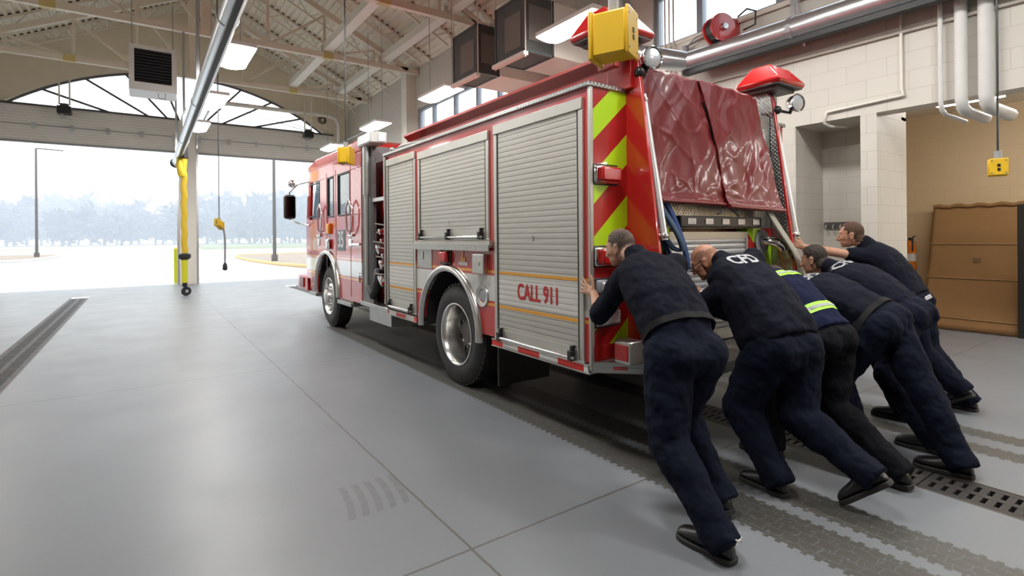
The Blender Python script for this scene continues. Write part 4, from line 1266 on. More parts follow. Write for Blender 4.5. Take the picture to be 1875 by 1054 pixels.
# ---- cab
CB, CF = 7.5, 10.55
FY, FZ = 9.25, .6
cabp = [(CB, .55), (CB, 2.75), (CF - .2, 2.75), (CF, 2.45), (CF + .08, 1.7), (CF + .08, .75), (10.35, .75), (10.35, .58), (FY + .64, .58)] + arc_pts(FY, FZ, .64, 0, 180, 18) + [(FY - .64, .55)]
wins = [(9.66, 10.38, 1.9, 2.52), (8.83, 9.2, 1.86, 2.54), (8.0, 8.62, 1.86, 2.54)]
q = MB()
# side sheets built as strips around the window openings
def sheet(x, th):
    zsplit = 1.86
    low = [(CB, .55), (CB, zsplit), (CF + .065, zsplit), (CF + .08, 1.7), (CF + .08, .75), (10.35, .75), (10.35, .58), (FY + .64, .58)] + arc_pts(FY, FZ, .64, 0, 180, 18) + [(FY - .64, .55)]
    q.prism([(x, y, z) for y, z in low], (th, 0, 0))
    q.prism([(x, y, z) for y, z in [(CB, 2.54), (CB, 2.76), (CF - .2, 2.76), (CF - .06, 2.54)]], (th, 0, 0))
    ys = [CB, 8.0, 8.62, 8.83, 9.2, 9.66]
    for a, b in ((CB, 8.0), (8.62, 8.83), (9.2, 9.66)): q.box(min(x, x + th), max(x, x + th), a, b, zsplit, 2.54)
    q.prism([(x, y, z) for y, z in [(10.36, zsplit), (10.28, 2.54), (CF - .06, 2.54), (CF + .06, zsplit)]], (th, 0, 0))
sheet(TL, .05); sheet(TR, -.05)
q.box(TL + .05, TR - .05, CB, CB + .05, .6, 2.76)
q.box(TL + .05, TR - .05, CF + .02, CF + .08, .75, 1.75)
q.box(TL + .1, TR - .1, 9.9, 10.0, .7, 1.6)
cab = P_(q, 'cab', CABRED, bevel=.006)
q = MB(); q.prism([(TL - .0, y, z) for y, z in [(CB - .02, 2.76), (CB - .02, 2.88), (CB + .1, 2.95), (9.9, 2.95), (CF - .05, 2.86), (CF - .12, 2.74)]], (TR - TL, 0, 0))
P_(q, 'cab_roof', RED, bevel=.03, seg=3)
q = MB(); q.box(TL + .1, TR - .1, CB + .06, 9.4, 1.0, 1.2); q.box(TL + .1, TR - .1, 9.2, 9.3, 1.2, 2.3); q.box(TL + .15, TL + .7, 8.0, 8.25, 1.2, 2.1)
P_(q, 'cab_interior', BLACK, split=True)
q = MB(); q.box(TL + .2, TL + .6, 9.32, 9.44, 1.5, 2.15); P_(q, 'seat_back', DRED, bevel=.04)
q = MB(); q.lathe([(.19, -.012), (.205, 0), (.19, .012), (.178, 0)], (TL + .45, 10.05, 1.85), (0, -.8, .6), 24, cap=False); P_(q, 'steering_wheel', BLACK, smooth=60)
TINT, t_, b_ = nt('tinted_cab_glass')
b_.inputs['Base Color'].default_value = (.35, .42, .45, 1); b_.inputs['Roughness'].default_value = .02; b_.inputs['Transmission Weight'].default_value = .75; b_.inputs['IOR'].default_value = 1.45; b_.inputs['Coat Weight'].default_value = .5
for x, sx in ((TL, 1), (TR, -1)):
    for k, (a, b, z0, z1) in enumerate(wins):
        e = .025
        q = MB()
        for y in (a, b - e): q.box(x - .006, x + .02, y, y + e, z0 + e, z1 - e)
        for z in (z0, z1 - e): q.box(x - .006, x + .02, a, b, z, z + e)
        wo_ = P_(q, 'side_window', BLACK, bevel=.006)
        if k > 0 or sx < 0:
            q = MB(); q.box(x + sx * .018, x + sx * .024, a + .01, b - .01, z0 + .01, z1 - .01); q.build('glass', TINT, wo_)
q = MB(); q.prism([(TL + .1, CF + .05, 1.75), (TR - .1, CF + .05, 1.75), (TR - .15, CF - .17, 2.72), (TL + .15, CF - .17, 2.72)], (0, .02, .005)); P_(q, 'windscreen', TINT)
q = MB()     # door seams
for y in (7.98, 8.72, 9.24): q.box(TL - .004, TL + .002, y - .006, y + .006, .95 if y != 7.98 else .62, 2.62)
P_(q, 'door_seam', DRED, split=True)
fender(FY, FZ, .63, TL, 1, 'front_fender'); fender(FY, FZ, .63, TR, -1, 'front_fender')
q = MB()
q.rings([[(TL + .03, y, z), (TL + .8, y, z)] for y, z in arc_pts(FY, FZ, .638, -4, 184, 18)], cap=False, closed=False); q.box(TL + .8, TL + .84, FY - .66, FY + .66, .4, 1.25)
P_(q, 'front_wheel_well', UNDER, split=True)
# grab loops, handles, plates, marker
for y0, y1, z0, z1 in ((9.36, 9.62, 1.62, 2.1), (7.74, 8.04, 1.6, 2.08)):
    q = MB(); pts = [(TL - .002, y1 - .03, z0), (TL - .05, y1 - .03, z0 + .03), (TL - .055, y1, z1 - .1), (TL - .055, (y0 + y1) / 2, z1), (TL - .055, y0, z1 - .12), (TL - .055, y0 + .02, z0 + .1), (TL - .05, (y0 + y1) / 2, z0 - .03), (TL, (y0 + y1) / 2, z0 - .03)]
    q.tube(pts, .014, 10); P_(q, 'grab_loop', CHROME, smooth=60)
for y in (9.75, 8.0):
    q = MB(); q.box(TL - .03, TL + .01, y - .16, y + .06, 1.53, 1.58); q.box(TL - .012, TL + .01, y - .08, y + .08, 1.38, 1.5); P_(q, 'door_handle', CHROME, bevel=.01)
q = MB(); q.box(TL - .02, TL + .01, 7.56, 7.9, 1.4, 1.43); P_(q, 'chrome_strip', CHROME)
q = MB(); q.box(TL - .006, TL + .004, 8.24, 8.66, 1.31, 1.64); pl = P_(q, 'number_plate', mat('slate_plate', (.10, .13, .16), .4), bevel=.003)
text_obj('35', .36, (TL - .007, 8.45, 1.475), (0, -1, 0), (0, 0, 1), WHITEP, 'lettering', pl, .8, bold=.02)
q = MB(); q.box(TL - .05, TL, 9.0, 9.14, 1.58, 1.76); P_(q, 'amber_marker', AMBER, bevel=.015)
q = MB(); q.box(TL - .06, TL, 9.0, 9.16, 1.32, 1.5); P_(q, 'side_lamp', CHROME, bevel=.03)
q = MB(); q.lathe([(.002, 0), (.045, 0), (.045, -.01), (.002, -.01)], (TL, 7.62, .95), (1, 0, 0), 16); q.box(TL - .02, TL, 7.585, 7.6, .86, 1.0); P_(q, 'compartment_latch', CHROME)
q = MB(); q.prism([(TL - .003, 10.12, 1.3), (TL - .003, 9.92, 1.3), (TL - .003, 9.88, 1.45), (TL - .003, 10.02, 1.52), (TL - .003, 10.16, 1.45)], (.004, 0, 0)); P_(q, 'door_crest', mat('pale_crest', (.55, .5, .42), .5))
# steps beside the front wheel
for y0, y1 in ((7.95, 8.62), (9.9, 10.36)):
    q = MB(); q.box(TL - .02, TL + .35, y0, y1, .46, .52); P_(q, 'cab_step', DIAMOND, bevel=.006)
    q = MB(); q.box(TL + .02, TL + .34, y0, y1, .52, .82); P_(q, 'step_well', DRED)
MIRG = mat('dark_mirror_glass', (.07, .075, .07), .08, 1)
# bumper, mirror, roof lamps
q = MB(); q.prism([(TL + .02, CF + .1, .5), (TR - .02, CF + .1, .5), (TR - .02, CF + .85, .5), (TR - .2, CF + 1.05, .5), (TL + .2, CF + 1.05, .5), (TL + .02, CF + .85, .5)], (0, 0, .28)); P_(q, 'front_bumper', RED, bevel=.01)
q = MB(); q.box(TL + .0, TL + .03, CF + .35, CF + .65, .55, .74); P_(q, 'bumper_pocket', DRED, bevel=.004)
for x, sx in ((TL, 1), (TR, -1)):
    q = MB(); q.obox((x - sx * .22, 11.0, 2.13), (.11, 0, 0), (0, .07, 0), (0, 0, .235)); mo = P_(q, 'wing_mirror', BLACK, bevel=.05, seg=3)
    q = MB(); q.obox((x - sx * .22, 10.927, 2.13), (.085, 0, 0), (0, .004, 0), (0, 0, .2)); q.build('mirror_glass', MIRG, mo)
    q = MB(); q.tube([(x, 10.4, 1.75), (x - sx * .14, 10.7, 1.8), (x - sx * .22, 11.0, 1.88), (x - sx * .22, 11.0, 2.42), (x - sx * .14, 10.7, 2.55), (x + sx * .05, 10.35, 2.6)], .018, 8); q.build('mirror_arm', CHROME, mo, smooth=60)
    q = MB(); q.sph((x - sx * .2, 10.9, 2.58), .075); q.build('spot_mirror', CHROME, mo, smooth=180)
q = MB(); q.box(TL + .2, TR - .2, 10.0, 10.3, 2.95, 2.98); P_(q, 'roof_plate', STEEL)

# ---- wheels
TYRE, t_, b_ = nt('tyre_rubber')
c_ = coord(t_)
t_.links.new(mixc(t_, noisef(t_, c_, 9, 3), (.014, .014, .014), (.028, .027, .025)), b_.inputs['Base Color'])
b_.inputs['Roughness'].default_value = .62
bumpn(t_, b_, noisef(t_, c_, 40, 2), .15, .004)
RIMM = mat('polished_wheel_rim', (.66, .65, .63), .24, 1, .1, 6)
DISC = mat('dark_wheel_disc', (.16, .15, .14), .4, .8, .3, 12)  # disc coloured darker than the rim around it
def wheel(name, x, y, sx, dual, steer=0.):
    r = .515
    w = .29
    e = bpy.data.objects.new(name, None); COL.objects.link(e); e.parent = eng; e.location = V((x, y, r)) - wloc(eng)
    ax = V((sx, 0, 0))            # points inboard
    o = V((x, y, r))
    q = MB()
    pf = [(.300, .012), (.33, .0), (.40, -.006), (.455, .004), (.49, .025), (.508, .05), (r, .075), (r, w - .075), (.508, w - .05), (.49, w - .025), (.40, w), (.30, w - .01)]
    q.lathe(pf, o, ax, 64, cap=False); ty = q.build('tyre', TYRE, e, smooth=40)
    q = MB()
    for k in range(44):           # tread blocks
        a = 2 * PI * k / 44
        for j in range(4):
            aa = a + (PI / 44 if j % 2 else 0)
            cc = o + ax * (.062 + j * .055) + V((0, math.cos(aa), math.sin(aa))) * (r - .006)
            q.obox(cc, ax * .023, V((0, -math.sin(aa), math.cos(aa))) * .026, V((0, math.cos(aa), math.sin(aa))) * .008)
    q.build('tread', TYRE, e)
    q = MB()
    if dual:                      # deep dished rear rim
        q.lathe([(.315, .012), (.318, -.004), (.305, -.006), (.292, .012), (.28, .06), (.272, .17), (.262, .2)], o, ax, 48, cap=False)
        d2 = MB(); d2.lathe([(.262, .2), (.14, .205), (.13, .15), (.11, .13), (.001, .13)], o, ax, 40, cap=False); d2.build('wheel_disc', DISC, e, smooth=40)
    else:
        q.lathe([(.315, .012), (.318, -.004), (.305, -.006), (.296, .012), (.285, .05), (.25, .06), (.21, .02), (.15, .01), (.13, .0), (.12, -.05), (.09, -.07), (.001, -.07)], o, ax, 48, cap=False)
    rm = q.build('rim', RIMM, e, smooth=40)
    q = MB()
    for k in range(10):
        a = 2 * PI * k / 10
        d = V((0, math.cos(a), math.sin(a)))
        h = .2 if dual else .012
        q.cyl(o + d * .168 + ax * h, o + d * .168 + ax * (h - .035), .017, .014, n=6)
    q.build('wheel_nut', CHROME, e, smooth=30)
    q = MB()
    for k in range(10):
        a = 2 * PI * (k + .5) / 10
        d = V((0, math.cos(a), math.sin(a)))
        h = .199 if dual else .034
        q.cyl(o + d * .235 + ax * (h + .002), o + d * .235 + ax * (h - .006), .024, n=12)
    q.build('hand_hole', UNDER, e)
    if dual:
        q = MB(); q.lathe([(.30, w + .05), (.45, w + .05), (r, w + .12), (r, w + .27), (.45, w + .33), (.30, w + .33)], o, ax, 48, cap=False); q.build('inner_tyre', TYRE, e, smooth=40)
    return e
wheel('rear_wheel', TL + .02, 4.75, 1, True); wheel('rear_wheel', TR - .02, 4.75, -1, True)
wheel('front_wheel', TL + .03, 9.25, 1, False); wheel('front_wheel', TR - .03, 9.25, -1, False)
q = MB(); q.box(TL + .06, TL + .65, 4.02, 4.04, .14, .75); q.box(TR - .65, TR - .06, 4.02, 4.04, .14, .75); P_(q, 'mud_flap', DARK, split=True)

# ---- hoses hanging out of the bed
def strap(pts, w, th, mt, name, label, group=None, wd=(1, .25, 0)):
    pts = [V(p) for p in pts]
    W = V(wd).normalized() * (w / 2)
    # smooth the path
    for _ in range(2):
        n = [pts[0]]
        for a, b in zip(pts, pts[1:]): n += [a.lerp(b, .25), a.lerp(b, .75)]
        n.append(pts[-1]); pts = n
    rs = []
    for i, p in enumerate(pts):
        tg = (pts[min(i + 1, len(pts) - 1)] - pts[max(i - 1, 0)]).normalized()
        nn = tg.cross(W).normalized() * (th / 2)
        rs.append([p - W - nn * .4, p - W * .8 - nn, p + W * .8 - nn, p + W - nn * .4, p + W + nn * .4, p + W * .8 + nn, p - W * .8 + nn, p - W + nn * .4])
    q = MB(); q.rings(rs)
    return tag(q.build(name, mt, smooth=50), label, 'hose', group)
strap([(3.1, 2.6, 1.78), (3.12, 2.53, 1.7), (3.2, 2.5, 1.58), (3.3, 2.5, 1.45), (3.34, 2.52, 1.38), (3.28, 2.56, 1.4), (3.2, 2.58, 1.5)], .075, .022, BLUEGREY, 'fire_hose', 'slate blue hose loop hanging under the maroon cover, nearest the left grab rail')
strap([(3.2, 2.58, 1.78), (3.26, 2.56, 1.68), (3.36, 2.55, 1.5), (3.44, 2.55, 1.32), (3.45, 2.56, 1.24), (3.38, 2.58, 1.22), (3.3, 2.6, 1.32), (3.2, 2.61, 1.5), (3.16, 2.62, 1.7)], .07, .022, BLUEHOSE, 'fire_hose', 'bright blue hose loop hanging under the maroon cover, beside the rear shutter')
strap([(4.58, 2.56, 1.76), (4.6, 2.52, 1.66), (4.68, 2.46, 1.5), (4.78, 2.42, 1.36), (4.86, 2.4, 1.22), (4.92, 2.4, .98), (4.9, 2.4, .8)], .15, .025, GREYHOSE, 'fire_hose', 'flat grey hose slung diagonally across the chrome elbow')
# ================================================================ THE CREW
def skin_mat(name, col):
    m, t, b = nt(name)
    c = coord(t)
    t.links.new(mixc(t, noisef(t, c, 22, 4), mul3(col, .86), mul3(col, 1.12)), b.inputs['Base Color'])
    b.inputs['Roughness'].default_value = .5
    b.inputs['Subsurface Weight'].default_value = .06
    b.inputs['Subsurface Radius'].default_value = (.01, .004, .002)
    bumpn(t, b, noisef(t, c, 160, 3), .12, .002)
    return m
NAVY_S = cloth('navy_shirt_cloth', (.0068, .008, .0155))
NAVY_P = cloth('navy_trouser_cloth', (.0048, .0068, .0165), bump=.3)
JACKET = cloth('navy_jacket_cloth', (.008, .011, .036))
BLACKP = cloth('black_trouser_cloth', (.0045, .005, .0075))
LEATHER = mat('black_leather', (.012, .012, .012), .32, 0, .2, 12, bump=.1, bs=60)
SOLE = mat('black_rubber_sole', (.02, .019, .018), .7, 0, .3, 15)
BELTM = mat('black_belt_leather', (.004, .004, .0045), .6, spec=.15)
LETTER = mat('silver_reflective_letters', (.42, .43, .45), .5)
HIVIS = mat('fluorescent_tape', (.42, .95, .06), .5)
SILVER = mat('silver_tape', (.40, .42, .42), .4)
EYEW = mat('eye_white', (.45, .40, .36), .3)

def hair_mat(name, col, skin, density):
    m, t, b = nt(name)
    c = coord(t)
    n = noisef(t, c, 260, 2)
    n2 = noisef(t, c, 12, 3)
    k = math_(t, 'GREATER_THAN', math_(t, 'ADD', n, math_(t, 'MULTIPLY', math_(t, 'SUBTRACT', n2, .5), .3)), 1 - density)
    t.links.new(mixc(t, k, mul3(skin, .72), col), b.inputs['Base Color'])
    b.inputs['Roughness'].default_value = .75
    bumpn(t, b, n, .6, .004)
    return m

def unit(v): return V(v).normalized()

PENDING, HAIRS, BELTS = [], [], []
def remesh_obj(mb, name, mt, parent, voxel, smooth_it, disp=None, seed=0):
    """weld the collected blobs into one continuous surface"""
    o = mb.build(name, mt, parent)
    rm = o.modifiers.new('weld', 'REMESH'); rm.mode = 'VOXEL'; rm.voxel_size = voxel; rm.use_smooth_shade = True
    sm = o.modifiers.new('relax', 'SMOOTH'); sm.factor = .5; sm.iterations = smooth_it
    if disp:
        tx = bpy.data.textures.new('folds', 'CLOUDS'); tx.noise_scale = disp[1]; tx.noise_depth = 2
        d = o.modifiers.new('folds', 'DISPLACE'); d.texture = tx; d.strength = disp[0]; d.mid_level = .5
        d.texture_coords = 'GLOBAL'
    PENDING.append(o)
    return o

def bake():
    dg = bpy.context.evaluated_depsgraph_get()
    for o in PENDING:
        me = bpy.data.meshes.new_from_object(o.evaluated_get(dg))
        me.name = o.name
        o.modifiers.clear()
        o.data = me
        for p in me.polygons: p.use_smooth = True
    PENDING.clear()

def hand(mb, W, f, n, t, curl=(.15, .25, .2), spread=.0, thumb_out=.8):
    """palm and five jointed fingers; f along the fingers, n out of the palm, t towards the thumb"""
    f, n, t = unit(f), unit(n), unit(t)
    for o in (.028, .010, -.009, -.026):
        mb.cone(W + t * o * .6, .016, W + f * .088 + t * o, .0125, 10)
    mb.cone(W, .026, W + f * .05, .022, 10)
    for i, (o, L) in enumerate(((.029, .074), (.010, .083), (-.009, .077), (-.027, .06))):
        b = W + f * .088 + t * o
        d = (f + t * spread * (1.5 - i) * .35).normalized()
        for j, (fr, r0, r1) in enumerate(((.44, .0105, .0098), (.31, .0098, .0090), (.25, .0090, .0075))):
            c = curl[j]
            d = (d * math.cos(c) + n * math.sin(c)).normalized()
            e = b + d * L * fr
            mb.cone(b, r0, e, r1, 8)
            b = e
    b = W + f * .025 + t * .028
    d = (f * .62 + t * thumb_out + n * .15).normalized()
    e = b + d * .045; mb.cone(b, .016, e, .0125, 8)
    d = (d + f * .45).normalized(); e2 = e + d * .033; mb.cone(e, .0125, e2, .011, 8)
    d = (d + f * .3).normalized(); mb.cone(e2, .011, e2 + d * .026, .009, 8)

def person(lab, hip, neck, head, face, sl, sr, el, er, wl, wr, feet, skin=(.50, .27, .18), hair=None, shirt=NAVY_S, trous=NAVY_P,
           bulk=1., belly=1., sleeve=(1., 1.), knees=None, handl=None, handr=None, glasses=False, belt=False, hem=.12, sock=False, up=None, untuck=False):
    hip, neck, head = V(hip), V(neck), V(head)
    sl, sr, el, er, wl, wr = map(V, (sl, sr, el, er, wl, wr))
    F = unit(face)
    S = unit(neck - hip)
    L = (sl - sr); L = (L - S * L.dot(S)).normalized()
    B = S.cross(L).normalized()                      # out of the back
    if B.z < 0 and abs(B.z) > .2: B = -B
    T = (neck - hip).length
    root = thing('person', lab, 'person', (hip.x, hip.y, 0))
    SK = skin_mat('skin', skin)
    # feet first: heel point, toe direction, pitch
    ank, knee_pts, hj = [], [], []
    sh_parts = []
    for i, ft in enumerate(feet):
        heel, yaw, pitch = V(ft[0]), R(ft[1]), R(ft[2])
        g = V((math.sin(yaw), math.cos(yaw), 0))
        fd = g * math.cos(pitch) - V((0, 0, 1)) * math.sin(pitch)
        fu = g * math.sin(pitch) + V((0, 0, 1)) * math.cos(pitch)
        ank.append(heel + fd * .075 + fu * .10)
        sh_parts.append((heel, fd, fu))
        side = 1 if i == 0 else -1
        hj.append(hip + L * side * .10 * bulk - S * .02)
    for i in range(2):
        if knees and knees[i] is not None: knee_pts.append(V(knees[i]))
        else:
            a, b = hj[i], ank[i]
            d = (b - a).length
            h = math.sqrt(max(.0, .455 ** 2 - (d / 2) ** 2)) if d < .91 else .0
            fwd = V((0, 1, .15)); ax = (b - a).normalized(); fwd = (fwd - ax * fwd.dot(ax)).normalized()
            knee_pts.append((a + b) / 2 + fwd * min(h, .2))
    # ---- the body: one continuous surface
    q = MB()
    def ring(c, w, d, nseg=20, e=2.4):
        out = []
        for k in range(nseg):
            a = 2 * PI * k / nseg
            ca, sa = math.cos(a), math.sin(a)
            out.append(c + L * w * math.copysign(abs(ca) ** (2 / e), ca) + B * d * math.copysign(abs(sa) ** (2 / e), sa))
        return out
    bend = B * .035
    def sp(u): return hip + (neck - hip) * u + bend * math.sin(min(1, max(0, u)) * PI)
    q.rings([ring(sp(u), w * bulk * .86, d * bulk * .82) for u, w, d in ((-.1, .13, .10), (.1, .155, .11), (.35, .15, .11), (.6, .165, .11), (.82, .16, .095), (.97, .07, .06))])
    hb = head - F * .02
    U = (V((0, 0, 1)) if up is None else V(up)); U = (U - F * U.dot(F)).normalized()
    Sd = U.cross(F).normalized()                     # person's left
    q.chain([(neck - S * .06, .072), (neck + (head - neck) * .35, .062), (head - U * .05 - F * .03, .06)])
    for a, b, c in ((sl, el, wl), (sr, er, wr)):
        q.chain([(neck - S * .1 + (a - neck) * .5, .06), (a, .056), (a.lerp(b, .5), .048), (b, .041), (b.lerp(c, .3), .043), (c, .028)])
    for i in range(2):
        q.chain([(hj[i], .095), (hj[i].lerp(knee_pts[i], .5), .075), (knee_pts[i], .055), (knee_pts[i].lerp(ank[i], .35), .055), (ank[i], .032)])
        hl, fd, fu = sh_parts[i]
        q.chain([(ank[i], .032), (hl + fd * .06 + fu * .05, .026), (hl + fd * .18 + fu * .04, .018), (hl + fd * .24 + fu * .035, .014)])
    # head
    def hp(f, s, u): return head + F * f + Sd * s + U * u
    def he(f, s, u, rf, rs, ru, n=18, tilt=0.):
        f2 = F * math.cos(tilt) + U * math.sin(tilt); u2 = U * math.cos(tilt) - F * math.sin(tilt)
        q.ell(hp(f, s, u), f2 * rf, Sd * rs, u2 * ru, n, 12)
    he(-.012, 0, .03, .098, .076, .092); he(.03, 0, -.01, .066, .066, .09); he(.035, 0, -.065, .055, .056, .052); he(.072, 0, -.098, .022, .026, .018)
    he(.066, 0, .03, .03, .056, .016); he(-.05, 0, -.03, .055, .06, .065)
    for s_ in (-1, 1):
        he(.066, s_ * .036, -.025, .022, .022, .02); he(-.012, s_ * .077, -.012, .022, .009, .036, 14, .25); he(-.006, s_ * .08, -.04, .012, .007, .012)
        he(-.016, s_ * .081, .008, .02, .010, .014)
    q.chain([(hp(.09, 0, .018), .009), (hp(.108, 0, -.015), .011), (hp(.112, 0, -.034), .015)])
    for s_ in (-1, 1): q.sph(hp(.1, s_ * .012, -.037), .010)
    q.cone(hp(.088, -.018, -.063), .009, hp(.088, .018, -.063), .009); q.cone(hp(.085, -.015, -.076), .009, hp(.085, .015, -.076), .009)
    # hands
    for W, E, hd, side in ((wl, el, handl, 1), (wr, er, handr, -1)):
        fa = unit(W - E)
        if hd is None:
            n_ = V((0, 1, -.0)); f_ = V((0, .25, 1)); t_2 = V((side, 0, 0)) * -1 * -1
            hand(q, W, f_, n_, V((side * 1., 0, 0)) * -1 if False else V((-side * -1, 0, 0)) * -1, (.0, .05, .05), .5)
        else:
            hand(q, W, *hd)
    body = remesh_obj(q, 'body', SK, root, .0065, 4)
    # eyes, brows
    for s_ in (-1, 1):
        e = MB(); e.sph(hp(.079, s_ * .032, .002), .0115); eo = e.build('eye', EYEW, root, smooth=180)
        e = MB(); e.sph(hp(.0868, s_ * .032, .002), .0055); e.build('pupil', BLACK, eo, smooth=180)
    if hair:
        HAIRS.append((body, root, head, F, Sd, U, hair, hair_mat('hair', hair['col'], skin, hair['density'])))
    if glasses:
        q = MB()
        for s_ in (-1, 1):
            pts = [hp(.108 + .0, s_ * .034 + .026 * math.cos(a * PI / 8), -.002 + .019 * math.sin(a * PI / 8)) for a in range(17)]
            q.tube(pts, .0032, 6)
            q.tube([hp(.108, s_ * .06, .006), hp(.09, s_ * .074, .006), hp(-.005, s_ * .083, .006), hp(-.02, s_ * .083, -.012)], .003, 6)
        q.tube([hp(.108, -.01, .004), hp(.113, 0, .008), hp(.108, .01, .004)], .003, 6)
        q.build('eyeglasses', BLACK, root, smooth=60)
    # ---- shirt
    q = MB()
    q.rings([ring(sp(u), w * bulk * (belly if .0 < u < .5 else 1), d * bulk * (belly if .0 < u < .5 else 1)) for u, w, d in
             ((hem - (.07 if untuck else .16), *((.202, .162) if untuck else (.14, .09))), (hem + (.05 if untuck else 0), *((.196, .152) if untuck else (.184, .142))), (.28, .185, .142), (.45, .192, .14), (.62, .205, .136), (.78, .208, .122), (.9, .165, .104), (.98, .095, .082))])
    q.chain([(neck - S * .05, .09), (neck + (head - neck) * .2, .076)])
    for a, b, c, sl_ in ((sl, el, wl, sleeve[0]), (sr, er, wr, sleeve[1])):
        q.chain([(neck - S * .10 + (a - neck) * .45, .088), (a, .084)])
        e1 = a.lerp(b, min(1, sl_))
        q.chain([(a, .084), (a.lerp(e1, .5), .076), (e1, .068)])
        if sl_ > 1: q.chain([(b, .066), (b.lerp(c, sl_ - 1), .052)])
        elif sl_ > .9: q.chain([(b, .066), (b.lerp(c, .12), .06)])
    sh = remesh_obj(q, 'shirt', shirt, root, .009, 8, (.03, .11))
    # ---- trousers
    q = MB()
    q.rings([ring(sp(u), w * bulk, d * bulk) for u, w, d in ((hem + .02, *((.15, .10) if untuck else (.192, .150))), (min(.05, hem - .01), .178, .135), (-.08, .18, .14), (-.2, .15, .12))])
    for i in range(2):
        side = 1 if i == 0 else -1
        q.sph(hip + L * side * .075 * bulk + B * .03 - S * .06, .114 * bulk)
        q.sph(hip + B * .03 - S * .05, .114 * bulk)
        a, k, n_ = hj[i], knee_pts[i], ank[i]
        leg = (n_ - k).normalized()
        bk = V((0, -1, 0))
        q.chain([(a, .128 * bulk), (a.lerp(k, .3), .122 * bulk), (a.lerp(k, .7), .108 * bulk), (k, .098 * bulk), (k.lerp(n_, .3) + bk * .012, .096 * bulk), (k.lerp(n_, .7), .088), (n_ - leg * .02, .084)])
        q.cyl(n_ - leg * .06, n_ + leg * .055 - V((0, .012, 0)), .084, .088)
    tr = remesh_obj(q, 'trousers', trous, root, .009, 14, (.034, .10))
    if belt: BELTS.append((root, sh, tr, sp(hem - .01), L, B, S))
    # ---- shoes
    for i in range(2):
        hl, fd, fu = sh_parts[i]
        sd = fd.cross(fu).normalized()
        rs, so_ = [], []
        for s_, w, h in ((-.006, .012, .04), (.004, .034, .09), (.04, .041, .118), (.09, .043, .122), (.13, .046, .108), (.18, .050, .088), (.235, .051, .076), (.272, .043, .066), (.292, .027, .05), (.298, .01, .035)):
            rs.append([hl + fd * s_ + sd * w * math.cos(a) + fu * (.022 + max(0, h - .022) * math.sin(a) ** .6) for a in [PI * k / 10 for k in range(11)]])
            so_.append((s_, w))
        q = MB(); q.rings(rs); shoe = q.build('shoe', LEATHER, root, smooth=50)
        sb = shoe.modifiers.new('round', 'SUBSURF'); sb.levels = 1; sb.render_levels = 1
        out = [(s_ * 1.01 - .002, w + .006) for s_, w in so_]
        waist = [(s_, w * (.88 if .1 < s_ < .15 else 1)) for s_, w in out]
        poly = [hl + fd * s_ + sd * w for s_, w in waist] + [hl + fd * s_ - sd * w for s_, w in reversed(waist)]
        q = MB(); q.prism(poly, fu * .026); q.build('sole', SOLE, shoe, bevel=.004)
        if sock and i == 0:
            q = MB()
            c = hl + fd * .024 + fu * .122
            for sg in (1, -1):
                q.tube([c + sd * (.024 * sg) * 0 + fd * (-.052) + V((0, 0, .012 * sg)) + sd * x_ + V((0, 0, -sg * .016 * (1 - (x_ / .022) ** 2))) for x_ in [-.022 + .0055 * k for k in range(9)]], .0035, 6)
            q.build('sock_mark', WHITEP, root)
    return dict(root=root, shirt=sh, trousers=tr, sp=sp, L=L, B=B, S=S, T=T, hip=hip, neck=neck, hp=hp)

def hand_dir(f, n, t, curl=(.1, .15, .15), spread=.4, to=.8): return (V(f), V(n), V(t), curl, spread, to)
push = lambda side: hand_dir((side * -.1, .25, 1), (0, 1, -.25), (side * -1. * -1, 0, 0), (.0, .05, .05), .6)
def ph(left):   # palm flat on the truck, fingers up, thumbs inwards
    t = V((1, 0, 0)) if left else V((-1, 0, 0))
    return hand_dir((0, .15, 1), (0, 1, -.15), t, (.0, .05, .05), .6)

GREYHAIR = dict(col=(.055, .045, .036), density=.60, front=.085, back=-.085, th=.004)
P1 = person('person in plain navy shirt pushing the left rear corner, nearest the camera', (2.43, 1.83, .87), (2.595, 2.285, 1.36), (2.655, 2.51, 1.425), (-.2, .95, -.24),
    (2.425, 2.245, 1.255), (2.80, 2.17, 1.305), (2.425, 2.475, .99), (2.80, 2.43, 1.03), (2.556, 2.66, 1.10), (2.90, 2.62, 1.2),
    [((2.195, 1.395, 0), 0, 0), ((2.53, 1.62, .03), 4, 8)], hair=GREYHAIR, skin=(.52, .29, .20), belt=True, sock=True, hem=.17,
    handl=hand_dir((.02, .93, .36), (1, 0, 0), (0, -.36, .93), (.03, .1, .1), .75, 1.2), handr=ph(False), sleeve=(1., 1.), bulk=1.06, belly=1.06)
P2 = person('bald person in glasses with silver letters on the back, second from left', (3.2, 1.70, .83), (3.32, 2.15, 1.325), (3.365, 2.345, 1.31), (-.30, .78, -.52),
    (3.09, 2.03, 1.135), (3.52, 2.07, 1.325), (3.02, 2.30, .92), (3.62, 2.33, .98), (3.16, 2.56, .93), (3.56, 2.54, .95),
    [((3.0, 1.57, 0), 6, 0), ((3.18, 1.115, .2), -6, 40)], hair=dict(col=(.07, .045, .03), density=.42, front=.2, back=-.075, th=.002, bald=-.2), skin=(.52, .25, .16), glasses=True,
    bulk=1.12, belly=1.14, hem=.04, untuck=True, handl=ph(True), handr=ph(False), sleeve=(1.6, 1.6))
